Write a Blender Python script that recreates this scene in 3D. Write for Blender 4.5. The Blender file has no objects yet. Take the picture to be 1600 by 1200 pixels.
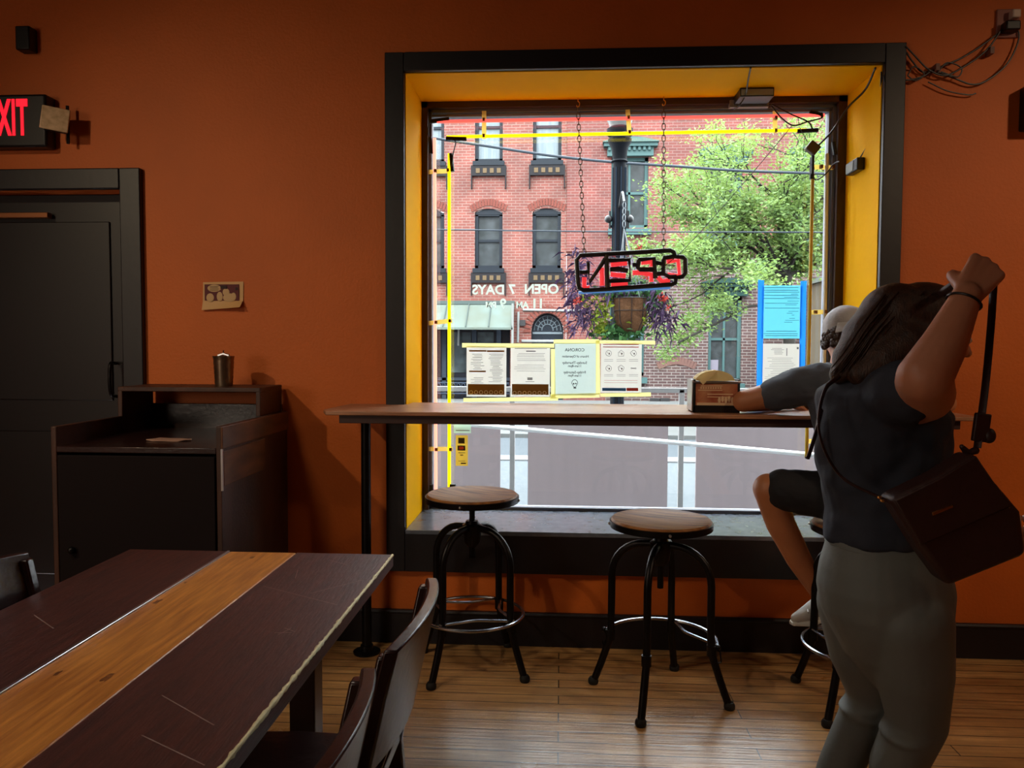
import bpy, bmesh, math, random
from mathutils import Vector, Matrix, Euler
random.seed(7)
C = bpy.context.scene.collection
V = Vector
R = math.radians

# ------------------------------------------------------------------ camera
CAM = V((0, 0, 1.37)); F_PX = 1227.74
_y, _p, _r = R(3.545), R(2.789), R(.226)
FW = V((-math.sin(_y)*math.cos(_p), math.cos(_y)*math.cos(_p), -math.sin(_p)))
RT = FW.cross(V((0, 0, 1))).normalized(); UP = RT.cross(FW)
RT, UP = RT*math.cos(_r)+UP*math.sin(_r), -RT*math.sin(_r)+UP*math.cos(_r)
cd = bpy.data.cameras.new('camera'); cam = bpy.data.objects.new('camera', cd); C.objects.link(cam)
cam.matrix_world = Matrix(((RT.x, UP.x, -FW.x, 0), (RT.y, UP.y, -FW.y, 0), (RT.z, UP.z, -FW.z, CAM.z), (0, 0, 0, 1)))
cd.sensor_width = 36; cd.lens = 36*F_PX/1600; cd.clip_start = .05; cd.clip_end = 300
bpy.context.scene.camera = cam
def at(x, y, c, ax=1):
    """the point where the line of sight through (x, y) of the 1600x1200 frame meets the plane axis=c"""
    d = FW+RT*((x-800)/F_PX)-UP*((y-600)/F_PX)
    return CAM+d*((c-CAM[ax])/d[ax])

# ------------------------------------------------------------------ world, sun, exposure
sc = bpy.context.scene
sc.view_settings.view_transform = 'Standard'; sc.view_settings.look = 'None'
sc.view_settings.exposure = 0; sc.view_settings.gamma = 1
w = bpy.data.worlds.new('overcast_sky'); sc.world = w; w.use_nodes = True
nt = w.node_tree; bg = nt.nodes['Background']
tc = nt.nodes.new('ShaderNodeTexCoord'); sp = nt.nodes.new('ShaderNodeSeparateXYZ')
rp = nt.nodes.new('ShaderNodeValToRGB')
rp.color_ramp.elements[0].position = .1; rp.color_ramp.elements[0].color = (.42, .435, .45, 1)   # overcast: the zenith outshines the horizon
rp.color_ramp.elements[1].position = .75; rp.color_ramp.elements[1].color = (.9, .96, 1, 1)
nt.links.new(tc.outputs['Generated'], sp.inputs[0]); nt.links.new(sp.outputs['Z'], rp.inputs[0])
nt.links.new(rp.outputs[0], bg.inputs[0]); bg.inputs[1].default_value = 20.0
def lamp(name, kind, loc, target, energy, color, **kw):
    l = bpy.data.lights.new(name, kind); l.energy = energy; l.color = color
    for k, v in kw.items(): setattr(l, k, v)
    o = bpy.data.objects.new(name, l); C.objects.link(o); o.location = loc
    o.rotation_euler = (V(target)-V(loc)).to_track_quat('-Z', 'Y').to_euler(); return o
lamp('sun', 'SUN', (0, -10, 20), (6, 14, 0), 4.0, (1, .97, .9), angle=R(8))
# the room's ceiling lamps, plus one added low fill behind the camera
lamp('ceiling_or_fill_light', 'SPOT', (-3.1, .6, 2.95), (-1.25, 3.54, 1.2), 98, (1, .78, .5), spot_size=R(64), spot_blend=1, shadow_soft_size=.04)
lamp('ceiling_or_fill_light', 'SPOT', (-1.9, .9, 3.2), (-1.3, 1.7, 0), 75, (1, .84, .66), spot_size=R(120), spot_blend=1, shadow_soft_size=.25)
lamp('ceiling_or_fill_light', 'AREA', (-4.0, -2.4, 1.7), (-.8, 3.0, 1.1), 26, (1, .84, .66), shape='DISK', size=1.2)  # added low fill with no fixture, softens shadows and lights beneath the shelf
lamp('ceiling_or_fill_light', 'SPOT', (3.1, 1.2, 3.1), (1.9, 3.54, .8), 110, (1, .72, .46), spot_size=R(84), spot_blend=1, shadow_soft_size=.1)

# ------------------------------------------------------------------ materials
ALBEDO = [1.0]
def lin(c):
    return tuple(ALBEDO[0]*((v/255)/12.92 if v/255 <= .04045 else ((v/255+.055)/1.055)**2.4) for v in c)+(1,)
MATS = {}
def mat(name, rgb, rough=.6, metal=0, var=0, vscale=8, bump=0, bscale=60, stretch=None, emit=0, rgb2=None, coat=0, spec=.5):
    if name in MATS: return MATS[name]
    m = bpy.data.materials.new(name); m.use_nodes = True; MATS[name] = m
    n, l = m.node_tree.nodes, m.node_tree.links; b = n['Principled BSDF']
    b.inputs['Base Color'].default_value = lin(rgb); b.inputs['Roughness'].default_value = rough
    b.inputs['Metallic'].default_value = metal; b.inputs['Specular IOR Level'].default_value = spec if ALBEDO[0] == 1 else .15
    b.inputs['Coat Weight'].default_value = coat
    if emit: b.inputs['Emission Color'].default_value = lin(rgb); b.inputs['Emission Strength'].default_value = emit
    t = n.new('ShaderNodeTexCoord'); mp = n.new('ShaderNodeMapping'); l.new(t.outputs['Object'], mp.inputs[0])
    if stretch: mp.inputs['Scale'].default_value = stretch
    if var or rgb2:
        no = n.new('ShaderNodeTexNoise'); no.inputs['Scale'].default_value = vscale; no.inputs['Detail'].default_value = 6
        l.new(mp.outputs[0], no.inputs[0])
        r = n.new('ShaderNodeValToRGB'); r.color_ramp.elements[0].position = .3; r.color_ramp.elements[1].position = .7
        c = lin(rgb)
        a = lin(rgb2) if rgb2 else tuple(v*(1-var) for v in c[:3])+(1,)
        r.color_ramp.elements[0].color = a; r.color_ramp.elements[1].color = c
        l.new(no.outputs['Fac'], r.inputs[0]); l.new(r.outputs[0], b.inputs['Base Color'])
    if bump:
        no = n.new('ShaderNodeTexNoise'); no.inputs['Scale'].default_value = bscale; no.inputs['Detail'].default_value = 5
        l.new(mp.outputs[0], no.inputs[0]); bp = n.new('ShaderNodeBump'); bp.inputs['Strength'].default_value = bump
        bp.inputs['Distance'].default_value = .02
        l.new(no.outputs['Fac'], bp.inputs['Height']); l.new(bp.outputs[0], b.inputs['Normal'])
    return m
def brick_mat(name, c1, c2, mortar, bw, bh, ms, axes='xz', rough=.85, grain=False, rough_var=None, offset=.5):
    m = bpy.data.materials.new(name); m.use_nodes = True
    n, l = m.node_tree.nodes, m.node_tree.links; b = n['Principled BSDF']; b.inputs['Roughness'].default_value = rough
    t = n.new('ShaderNodeTexCoord'); s = n.new('ShaderNodeSeparateXYZ'); l.new(t.outputs['Object'], s.inputs[0])
    cb = n.new('ShaderNodeCombineXYZ')
    l.new(s.outputs[axes[0].upper()], cb.inputs[0]); l.new(s.outputs[axes[1].upper()], cb.inputs[1])
    k = n.new('ShaderNodeTexBrick'); l.new(cb.outputs[0], k.inputs['Vector'])
    k.inputs['Color1'].default_value = lin(c1); k.inputs['Color2'].default_value = lin(c2); k.inputs['Mortar'].default_value = lin(mortar)
    k.inputs['Scale'].default_value = 1; k.inputs['Brick Width'].default_value = bw; k.inputs['Row Height'].default_value = bh
    k.inputs['Mortar Size'].default_value = ms; k.inputs['Mortar Smooth'].default_value = .1; k.offset = offset
    no = n.new('ShaderNodeTexNoise'); no.inputs['Detail'].default_value = 8
    mp = n.new('ShaderNodeMapping'); l.new(t.outputs['Object'], mp.inputs[0]); l.new(mp.outputs[0], no.inputs[0])
    mx = n.new('ShaderNodeMix'); mx.data_type = 'RGBA'; mx.blend_type = 'MULTIPLY'; mx.inputs[0].default_value = .75
    r = n.new('ShaderNodeValToRGB'); r.color_ramp.elements[0].position = .3; r.color_ramp.elements[1].position = .75
    r.color_ramp.elements[0].color = (.5, .47, .45, 1); r.color_ramp.elements[1].color = (1.25, 1.25, 1.25, 1)
    if grain: mp.inputs['Scale'].default_value = (1.2, 26, 26); no.inputs['Scale'].default_value = 2.5; r.color_ramp.elements[0].color = (.5, .42, .34, 1)
    else: no.inputs['Scale'].default_value = 1.3
    l.new(no.outputs['Fac'], r.inputs[0]); l.new(k.outputs['Color'], mx.inputs[6]); l.new(r.outputs[0], mx.inputs[7])
    l.new(mx.outputs[2], b.inputs['Base Color'])
    if grain:
        wn = n.new('ShaderNodeTexNoise'); wn.inputs['Scale'].default_value = 2.2; wn.inputs['Detail'].default_value = 8; wn.inputs['Roughness'].default_value = .7
        l.new(t.outputs['Object'], wn.inputs[0]); wr_ = n.new('ShaderNodeValToRGB'); wr_.color_ramp.elements[0].position = .35; wr_.color_ramp.elements[1].position = .6
        wr_.color_ramp.elements[0].color = (.52, .47, .42, 1); wr_.color_ramp.elements[1].color = (1.05, 1.03, 1, 1)
        wm = n.new('ShaderNodeMix'); wm.data_type = 'RGBA'; wm.blend_type = 'MULTIPLY'; wm.inputs[0].default_value = .8
        l.new(wn.outputs['Fac'], wr_.inputs[0]); l.new(mx.outputs[2], wm.inputs[6]); l.new(wr_.outputs[0], wm.inputs[7]); l.new(wm.outputs[2], b.inputs['Base Color'])
        n2 = n.new('ShaderNodeTexNoise'); n2.inputs['Scale'].default_value = 3.5; n2.inputs['Detail'].default_value = 6
        l.new(t.outputs['Object'], n2.inputs[0]); mr = n.new('ShaderNodeMapRange'); mr.inputs[3].default_value = .2; mr.inputs[4].default_value = .42
        l.new(n2.outputs['Fac'], mr.inputs[0]); l.new(mr.outputs[0], b.inputs['Roughness'])
        bp = n.new('ShaderNodeBump'); bp.inputs['Strength'].default_value = .25; bp.inputs['Distance'].default_value = .01
        l.new(no.outputs['Fac'], bp.inputs['Height']); l.new(bp.outputs[0], b.inputs['Normal'])
    return m
def glass_mat(name, tint=(.96, .98, .98), gloss=.8, rough=0):
    m = bpy.data.materials.new(name); m.use_nodes = True; n, l = m.node_tree.nodes, m.node_tree.links
    n.remove(n['Principled BSDF']); o = n['Material Output']
    tr = n.new('ShaderNodeBsdfTransparent'); tr.inputs[0].default_value = tint+(1,)
    gl = n.new('ShaderNodeBsdfGlossy'); gl.inputs['Roughness'].default_value = rough
    fr = n.new('ShaderNodeFresnel'); fr.inputs[0].default_value = 1.45
    ml = n.new('ShaderNodeMath'); ml.operation = 'MULTIPLY'; ml.inputs[1].default_value = gloss
    mx = n.new('ShaderNodeMixShader'); l.new(fr.outputs[0], ml.inputs[0]); l.new(ml.outputs[0], mx.inputs[0])
    l.new(tr.outputs[0], mx.inputs[1]); l.new(gl.outputs[0], mx.inputs[2]); l.new(mx.outputs[0], o.inputs[0]); return m
M_wall = mat('orange_wall_paint', (208, 102, 24), .62, var=.12, vscale=2.5, bump=.12, bscale=90)
M_yellow = mat('yellow_paint', (252, 186, 4), .6, spec=.03, var=.06, vscale=3, bump=.05, bscale=40)
M_black = mat('black_gloss_trim', (21, 18, 24), .45, bump=.03, bscale=30)
M_sill = mat('dark_sill_paint', (104, 112, 126), .22, var=.3, vscale=20)
M_ceil = mat('dark_ceiling', (60, 40, 34), .9)
M_floor = brick_mat('worn_oak_floorboards', (206, 164, 108), (176, 132, 82), (40, 24, 14), 1.35, .072, .0022, 'xy', grain=True)
M_dark_wood = mat('dark_stained_wood', (84, 44, 36), .42, rgb2=(50, 27, 24), vscale=6, stretch=(12, 1, 12), bump=.12, bscale=20)
M_espresso = mat('espresso_wood', (44, 24, 22), .26, var=.3, vscale=6, bump=.05)
M_plank = mat('honey_pine', (214, 140, 62), .38, rgb2=(158, 92, 36), vscale=5, stretch=(16, 1.1, 4), bump=.15, bscale=25)
M_bar = mat('bar_top_wood', (186, 134, 100), .34, rgb2=(130, 86, 60), vscale=6, stretch=(1, 10, 10), bump=.1)
M_bar_edge = mat('bar_apron_wood', (62, 36, 32), .5, var=.3, vscale=8, stretch=(1, 8, 8))
M_cab = mat('station_wood', (78, 44, 28), .5, rgb2=(40, 22, 16), vscale=3, stretch=(3, 3, 1), bump=.1)
M_cab2 = mat('station_lighter_wood', (120, 72, 34), .5, rgb2=(70, 40, 22), vscale=5, stretch=(3, 1, 3))
M_iron = mat('dark_iron', (34, 31, 32), .38, metal=.75, var=.3, vscale=30)
M_ring = mat('worn_steel_ring', (176, 182, 194), .24, metal=1)
M_seat = mat('stool_seat_wood', (176, 118, 60), .5, spec=.3, rgb2=(92, 54, 28), vscale=5, stretch=(1, 9, 1), bump=.12)
M_steel = mat('brushed_steel', (190, 190, 192), .3, metal=1)
M_alum = mat('window_aluminium', (104, 106, 116), .5, metal=.3)
M_brown = mat('brown_window_frame', (58, 32, 22), .5)
M_glass = glass_mat('window_glass')
M_pink = mat('pink_neon_tube', (255, 88, 80), .4, emit=1.5)
M_pinkv = mat('pale_pink_neon_tube', (255, 172, 150), .4, emit=1.5)
M_yel = mat('yellow_neon_tube', (255, 226, 10), .4, emit=1.5)
M_off = mat('unlit_yellow_tube', (216, 186, 60), .35)
M_offw = mat('unlit_white_tube', (226, 226, 220), .35)
M_blk = mat('black_plastic', (16, 14, 16), .45)
M_rubber = mat('black_rubber', (12, 12, 12), .7)
def paper_mat(name, rgb, trans=.5):
    m = mat(name, rgb, .85, var=.04, vscale=30, bump=.3, bscale=18); n, l = m.node_tree.nodes, m.node_tree.links
    t = n.new('ShaderNodeBsdfTranslucent'); t.inputs[0].default_value = lin(rgb); mx = n.new('ShaderNodeMixShader'); mx.inputs[0].default_value = trans
    l.new(n['Principled BSDF'].outputs[0], mx.inputs[1]); l.new(t.outputs[0], mx.inputs[2]); l.new(mx.outputs[0], n['Material Output'].inputs[0]); return m
M_paper = paper_mat('white_paper', (214, 212, 204), .5); M_paperg = paper_mat('pale_green_paper', (196, 212, 206), .5); M_paperb = paper_mat('blue_paper', (106, 206, 230), .55)
M_tapey = paper_mat('cream_masking_tape', (238, 232, 158), .55); M_tapea = paper_mat('amber_clip_tape', (240, 200, 96), .6); M_tapeb = paper_mat('blue_painters_tape', (40, 140, 250), .6)
M_ink = mat('grey_ink', (92, 92, 96), .8); M_inkb = mat('brown_ink', (124, 84, 22), .8); M_inkr = mat('red_ink', (190, 60, 50), .8); M_inkbl = mat('blue_ink', (50, 110, 180), .8)
M_white = paper_mat('white_vinyl', (190, 204, 192), .7)
M_skin = mat('skin', (196, 132, 100), .5, var=.12, vscale=12, bump=.06, bscale=120)
M_skin2 = mat('tanned_skin', (190, 124, 84), .5, var=.12, vscale=12, bump=.06, bscale=120)
M_tee = mat('charcoal_cotton', (44, 49, 62), .85, var=.15, vscale=10, bump=.12, bscale=26)
M_tee2 = mat('slate_cotton', (74, 80, 92), .85, var=.15, vscale=10, bump=.12, bscale=26)
M_legg = mat('grey_green_leggings', (104, 108, 104), .62, var=.08, vscale=14, bump=.05)
M_short = mat('black_cotton', (28, 28, 34), .85, bump=.2, bscale=24)
M_hairw = mat('dark_brown_hair', (38, 24, 18), .45, rgb2=(74, 46, 30), vscale=9, stretch=(14, 14, 3), bump=.3, bscale=30)
M_hairm = mat('brown_curls', (66, 46, 34), .55, var=.3, vscale=40)
M_cap = mat('light_grey_cap_cloth', (188, 188, 192), .8, var=.12, vscale=14, bump=.15, bscale=40)
M_bag = mat('brown_leather', (58, 32, 28), .5, var=.2, vscale=10, bump=.12, bscale=50)
M_brass = mat('brass', (214, 160, 90), .3, metal=1)
M_shoe = mat('white_canvas', (196, 194, 190), .7, bump=.1)

# ------------------------------------------------------------------ mesh builder
class MB:
    def __init__(s): s.bm = bmesh.new()
    def box(s, x0, x1, y0, y1, z0, z1, m=None):
        vs = [s.bm.verts.new(m @ V(p) if m else V(p)) for p in ((x0,y0,z0),(x1,y0,z0),(x1,y1,z0),(x0,y1,z0),(x0,y0,z1),(x1,y0,z1),(x1,y1,z1),(x0,y1,z1))]
        for f in ((0,3,2,1),(4,5,6,7),(0,1,5,4),(1,2,6,5),(2,3,7,6),(3,0,4,7)): s.bm.faces.new([vs[i] for i in f])
        return s
    def prism(s, pts, d, m=None):
        """closed outline pts (3D, planar) extruded by vector d"""
        a = [s.bm.verts.new(m @ V(p) if m else V(p)) for p in pts]; b = [s.bm.verts.new(m @ (V(p)+V(d)) if m else V(p)+V(d)) for p in pts]
        n = len(a)
        try: s.bm.faces.new(a); s.bm.faces.new(b[::-1])
        except ValueError: pass
        for i in range(n): s.bm.faces.new((a[i], b[i], b[(i+1) % n], a[(i+1) % n]))
        return s
    def tube(s, pts, r, n=10, closed=False, flat=1, upv=None):
        pts = [V(p) for p in pts]; N = len(pts); rings = []; prev = None
        for i, p in enumerate(pts):
            if closed: d = pts[(i+1) % N]-pts[i-1]
            else: d = pts[min(i+1, N-1)]-pts[max(i-1, 0)]
            d.normalize()
            if prev is None:
                u = V(upv) if upv else (V((0, 0, 1)) if abs(d.z) < .9 else V((0, 1, 0)))
            else: u = prev
            u = (u-d*u.dot(d)).normalized(); prev = u; v = d.cross(u)
            rr = r[i] if isinstance(r, (list, tuple)) else r
            rings.append([s.bm.verts.new(p+u*math.cos(2*math.pi*k/n)*rr+v*math.sin(2*math.pi*k/n)*rr*flat) for k in range(n)])
        M = N if closed else N-1
        for i in range(M):
            a, b = rings[i], rings[(i+1) % N]
            for k in range(n): s.bm.faces.new((a[k], a[(k+1) % n], b[(k+1) % n], b[k]))
        if not closed: s.bm.faces.new(rings[0][::-1]); s.bm.faces.new(rings[-1])
        return s
    def lathe(s, prof, c=(0, 0, 0), n=32, m=None):
        rings = []
        for r, z in prof:
            ring = []
            for k in range(n):
                p = V((c[0]+max(r, 1e-4)*math.cos(2*math.pi*k/n), c[1]+max(r, 1e-4)*math.sin(2*math.pi*k/n), c[2]+z)); ring.append(s.bm.verts.new(m @ p if m else p))
            rings.append(ring)
        for a, b in zip(rings, rings[1:]):
            for k in range(n): s.bm.faces.new((a[k], a[(k+1) % n], b[(k+1) % n], b[k]))
        s.bm.faces.new(rings[0][::-1]); s.bm.faces.new(rings[-1]); return s
    def ell(s, c, r, rot=None, n=16):
        m = Matrix.Translation(V(c)) @ (rot.to_4x4() if rot else Matrix()) @ Matrix.Diagonal((*((r,)*3 if isinstance(r, (int, float)) else r), 1))
        bmesh.ops.create_uvsphere(s.bm, u_segments=n, v_segments=max(6, n*2//3), radius=1, matrix=m); return s
    def cap(s, p0, p1, r0, r1, n=14):
        s.tube([p0, p1], [r0, r1], n); s.ell(p0, r0, n=n); s.ell(p1, r1, n=n); return s
    def chain(s, pts, rs, n=16):
        for (a, b, ra, rb) in zip(pts, pts[1:], rs, rs[1:]): s.cap(a, b, ra, rb, n)
        return s
    def loft(s, rings, n=28):
        """rings of (cx, cy, cz, rx, ry[, tilt]) lying level, closed at both ends"""
        R_ = []
        for rg in rings:
            cx, cy, cz, rx, ry = rg[:5]; t = rg[5] if len(rg) > 5 else 0
            R_.append([s.bm.verts.new((cx+rx*math.cos(a), cy+ry*math.sin(a), cz+t*rx*math.cos(a))) for a in [2*math.pi*k/n for k in range(n)]])
        for a, b in zip(R_, R_[1:]):
            for k in range(n): s.bm.faces.new((a[k], a[(k+1) % n], b[(k+1) % n], b[k]))
        s.bm.faces.new(R_[0][::-1]); s.bm.faces.new(R_[-1]); return s
    def quad(s, a, b, c, d): s.bm.faces.new([s.bm.verts.new(V(p)) for p in (a, b, c, d)]); return s
LOC = {}
def tag(o, label=None, cat=None, group=None, kind=None):
    if label: o['label'] = label
    if cat: o['category'] = cat
    if group: o['group'] = group
    if kind: o['kind'] = kind
    return o
def thing(name, label, cat, loc=(0, 0, 0), rz=0, group=None):
    o = bpy.data.objects.new(name, None); C.objects.link(o); o.location = loc; o.rotation_euler = (0, 0, rz)
    o.empty_display_size = .1
    LOC[o.name] = Matrix.Translation(V(loc)) @ Matrix.Rotation(rz, 4, 'Z'); return tag(o, label, cat, group)
def ob(name, mb, m, parent=None, local=False, smooth=True, bevel=0, seg=2, kind=None, label=None, origin=None, angle=40, rec=True):
    bm = mb.bm
    if rec: bmesh.ops.recalc_face_normals(bm, faces=bm.faces)
    me = bpy.data.meshes.new(name)
    if smooth:
        for f in bm.faces: f.smooth = True
    bm.to_mesh(me); bm.free()
    if smooth: me.set_sharp_from_angle(angle=R(angle))
    me.materials.append(m); o = bpy.data.objects.new(name, me); C.objects.link(o)
    base = Matrix()
    if parent:
        base = LOC.get(parent.name, Matrix()); o.parent = parent
        if not local: me.transform(base.inverted())
    elif origin is not None:
        me.transform(Matrix.Translation(-V(origin))); o.location = origin; base = Matrix.Translation(V(origin))
    LOC[o.name] = base
    if bevel:
        b = o.modifiers.new('bevel', 'BEVEL'); b.width = bevel; b.segments = seg; b.limit_method = 'ANGLE'; b.angle_limit = R(40)
    if kind: o['kind'] = kind
    if label: o['label'] = label
    return o
def bake(o):
    dg = bpy.context.evaluated_depsgraph_get(); me = bpy.data.meshes.new_from_object(o.evaluated_get(dg), depsgraph=dg)
    old = o.data; o.modifiers.clear(); o.data = me; me.name = old.name+'_mesh'
    for p in me.polygons: p.use_smooth = True
    return o
def fuse(name, mb, m, parent=None, voxel=.005, smooth=4, disp=0, dscale=.08, label=None):
    o = ob(name, mb, m, parent, smooth=False, label=label, rec=False)
    r = o.modifiers.new('r', 'REMESH'); r.mode = 'VOXEL'; r.voxel_size = voxel; r.use_smooth_shade = True
    sm = o.modifiers.new('s', 'SMOOTH'); sm.iterations = smooth; sm.factor = .6
    if disp:
        t = bpy.data.textures.new(name+'_folds', 'CLOUDS'); t.noise_scale = dscale; t.noise_depth = 1
        d = o.modifiers.new('d', 'DISPLACE'); d.texture = t; d.strength = disp; d.mid_level = .5
    return bake(o)
def txt(body, size, mtx, m, name, parent=None, extrude=.0006, align='CENTER', bold=0, spacing=1):
    cu = bpy.data.curves.new(name, 'FONT'); cu.body = body; cu.size = size; cu.extrude = extrude; cu.align_x = align; cu.offset = bold; cu.space_character = spacing
    t = bpy.data.objects.new('tmp_text', cu); C.objects.link(t); dg = bpy.context.evaluated_depsgraph_get()
    me = bpy.data.meshes.new_from_object(t.evaluated_get(dg), depsgraph=dg); bpy.data.objects.remove(t)
    me.transform(mtx); me.materials.clear(); me.materials.append(m)
    o = bpy.data.objects.new(name, me); C.objects.link(o)
    if parent: o.parent = parent; me.transform(LOC.get(parent.name, Matrix()).inverted())
    return o
def txt_bm(mb, body, size, mtx, bold=0, align='CENTER', extrude=.0004):
    """adds lettering to a mesh builder"""
    cu = bpy.data.curves.new('t', 'FONT'); cu.body = body; cu.size = size; cu.extrude = extrude; cu.align_x = align; cu.offset = bold; cu.resolution_u = 3
    t = bpy.data.objects.new('tmp_text', cu); C.objects.link(t); dg = bpy.context.evaluated_depsgraph_get()
    me = bpy.data.meshes.new_from_object(t.evaluated_get(dg), depsgraph=dg); bpy.data.objects.remove(t)
    me.transform(mtx); mb.bm.from_mesh(me); bpy.data.meshes.remove(me); return mb
def from_inside(p):   # text readable from the street, so mirrored to us: x axis = -X, up = Z
    return Matrix.Translation(V(p)) @ Matrix(((-1, 0, 0, 0), (0, 0, 1, 0), (0, 1, 0, 0), (0, 0, 0, 1)))
def facing_room(p):   # text readable from the room
    return Matrix.Translation(V(p)) @ Matrix(((1, 0, 0, 0), (0, 0, -1, 0), (0, 1, 0, 0), (0, 0, 0, 1)))
def copy_tree(o, parent=None):
    c = o.copy(); C.objects.link(c)
    if parent: c.parent = parent
    for ch in [k for k in bpy.data.objects if k.parent == o]: copy_tree(ch, c)
    return c
def arc(c, r, a0, a1, n, z=None, ax='xy'):
    out = []
    for i in range(n+1):
        a = a0+(a1-a0)*i/n; u, v = r*math.cos(a), r*math.sin(a)
        out.append(V((c[0]+u, c[1]+v, c[2])) if ax == 'xy' else V((c[0]+u, c[1], c[2]+v)))
    return out
def bez(pts, n=24):
    """smooth (Catmull-Rom) path through points"""
    P = [V(p) for p in pts]; P = [P[0]*2-P[1]]+P+[P[-1]*2-P[-2]]; out = []; k = max(2, n//(len(pts)-1))
    for i in range(1, len(P)-2):
        for j in range(k):
            t = j/k; a, b, c, d = P[i-1:i+3]
            out.append(.5*((2*b)+(c-a)*t+(2*a-5*b+4*c-d)*t*t+(3*b-a-3*c+d)*t**3))
    out.append(P[-2]); return out

# ------------------------------------------------------------------ the room
W = 3.54; G = 3.99                                  # inner wall face, glass plane
X0, X1, Z0, Z1 = -.705, 1.375, .525, 2.585          # window opening
ob('floor', MB().box(-4.6, 3.6, -3.6, W, -.1, 0), M_floor, kind='structure', smooth=False)
ob('ceiling', MB().box(-4.6, 3.6, -3.6, W+.05, 3.4, 3.5), M_ceil, kind='structure', smooth=False)
wf = MB().box(-4.6, -2.9, W, W+.5, -.3, 3.4).box(-2.02, X0, W, W+.5, -.3, 3.4).box(X1, 3.6, W, W+.5, -.3, 3.4)
wf.box(-2.9, -2.02, W, W+.5, 2.08, 3.4).box(X0, X1, W, W+.5, Z1, 3.4).box(X0, X1, W, W+.5, -.3, Z0).box(-2.9, -2.02, W+.2, W+.5, -.3, 2.08)
ob('wall_front', wf, M_wall, kind='structure', smooth=False)
ob('wall_outer', MB().box(-12, X0, W+.5, W+.525, -.3, 3.4).box(X1, 14, W+.5, W+.525, -.3, 3.4).box(X0, X1, W+.5, W+.525, Z1, 3.4).box(X0, X1, W+.5, W+.525, -.3, Z0), mat('grey_street_render', (150, 152, 154), .85, var=.1), kind='structure', smooth=False)
ob('wall_upper_shade', MB().box(-12, 14, W+.05, W+.5, 3.4, 8.5), mat('grey_street_render', (150, 152, 154), .85, var=.1), kind='structure', smooth=False)  # unseen upper storeys, added to keep sky light off street and facade
ob('wall_left', MB().box(-4.7, -4.6, -3.6, W, 0, 3.4), M_wall, kind='structure', smooth=False)
ob('wall_right', MB().box(3.6, 3.7, -3.6, W, 0, 3.4), M_wall, kind='structure', smooth=False)
ob('wall_back', MB().box(-4.6, 3.6, -3.7, -3.6, 0, 3.4), M_wall, kind='structure', smooth=False)
ob('baseboard_front', MB().box(-1.9, 3.6, W-.022, W, 0, .155).box(-1.9, 3.6, W-.028, W, .14, .152), M_black, kind='structure', bevel=.004)
# casing round the window
t_ = MB().box(-.79, X0, W-.03, W, .337, 2.668).box(X1, 1.462, W-.03, W, .337, 2.668).box(X0, X1, W-.03, W, Z1, 2.668).box(X0, X1, W-.03, W, .337, Z0)
ob('trim_1', t_, M_black, kind='structure', bevel=.003)
# yellow reveal lining and dark sill board
rv = MB().box(X0-.012, X0+.004, W-.002, G+.06, Z0, Z1).box(X1-.004, X1+.012, W-.002, G+.06, Z0, Z1).box(X0-.012, X1+.012, W-.002, G+.06, Z1-.004, Z1+.012)
ob('trim_2', rv, M_yellow, kind='structure', smooth=False)
ob('window_sill', MB().box(X0+.004, X1-.004, W-.034, G+.06, Z0-.015, Z0+.006), M_sill, kind='structure', bevel=.003)
# window
fr = MB().box(X0, X0+.035, G-.05, G+.06, Z0, Z1).box(X1-.045, X1, G-.05, G+.06, Z0, Z1).box(X0, X1, G-.05, G+.06, Z1-.035, Z1)
win = ob('window_1', fr, M_brown, kind='structure', bevel=.002)
al = MB().box(X0+.035, X0+.05, G-.02, G+.04, Z0, Z1-.035).box(X1-.06, X1-.045, G-.02, G+.04, Z0, Z1-.035).box(X1-.078, X1-.066, G-.012, G+.04, Z0, Z1-.035)
al.box(X0+.035, X1-.045, G-.02, G+.04, Z1-.05, Z1-.035).box(X0+.035, X1-.045, G-.012, G+.04, Z1-.068, Z1-.056).box(X0+.035, X1-.045, G-.02, G+.04, Z0+.006, Z0+.022)
al.box(X0+.04, X1-.05, G+.012, G+.04, Z0, Z1-.04) if False else None
ob('window_frame', al, M_alum, win, bevel=.001)
ob('pane', MB().box(X0+.05, X1-.06, G+.012, G+.018, Z0+.02, Z1-.05), M_glass, win, smooth=False)
# door on the left
dr = MB().box(-2.9, -2.02, W+.10, W+.15, 0, 2.08)
for zz in ((.25, .95), (1.1, 1.95)):
    dr.box(-2.78, -2.14, W+.09, W+.1, zz[0], zz[1])
door = ob('door_1', dr, mat('dark_door_paint', (15, 10, 13), .42), kind='structure', bevel=.004)
ob('door_glint', MB().box(-2.75, -2.42, W+.055, W+.09, 1.965, 1.99), mat('glint_brown', (150, 96, 60), .45, metal=.7), door, bevel=.003)  # bar added as the band of light reflected on the door
ob('door_handle', MB().tube(bez([(-2.12, W+.09, 1.28), (-2.115, W+.03, 1.27), (-2.115, W+.03, 1.14), (-2.12, W+.09, 1.12)]), .008), M_iron, door)
ob('trim_3', MB().box(-2.02, -1.922, W-.03, W, 0, 2.174).box(-2.998, -2.9, W-.03, W, 0, 2.174).box(-2.9, -2.02, W-.03, W, 2.08, 2.174), M_black, kind='structure', bevel=.005)

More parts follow.
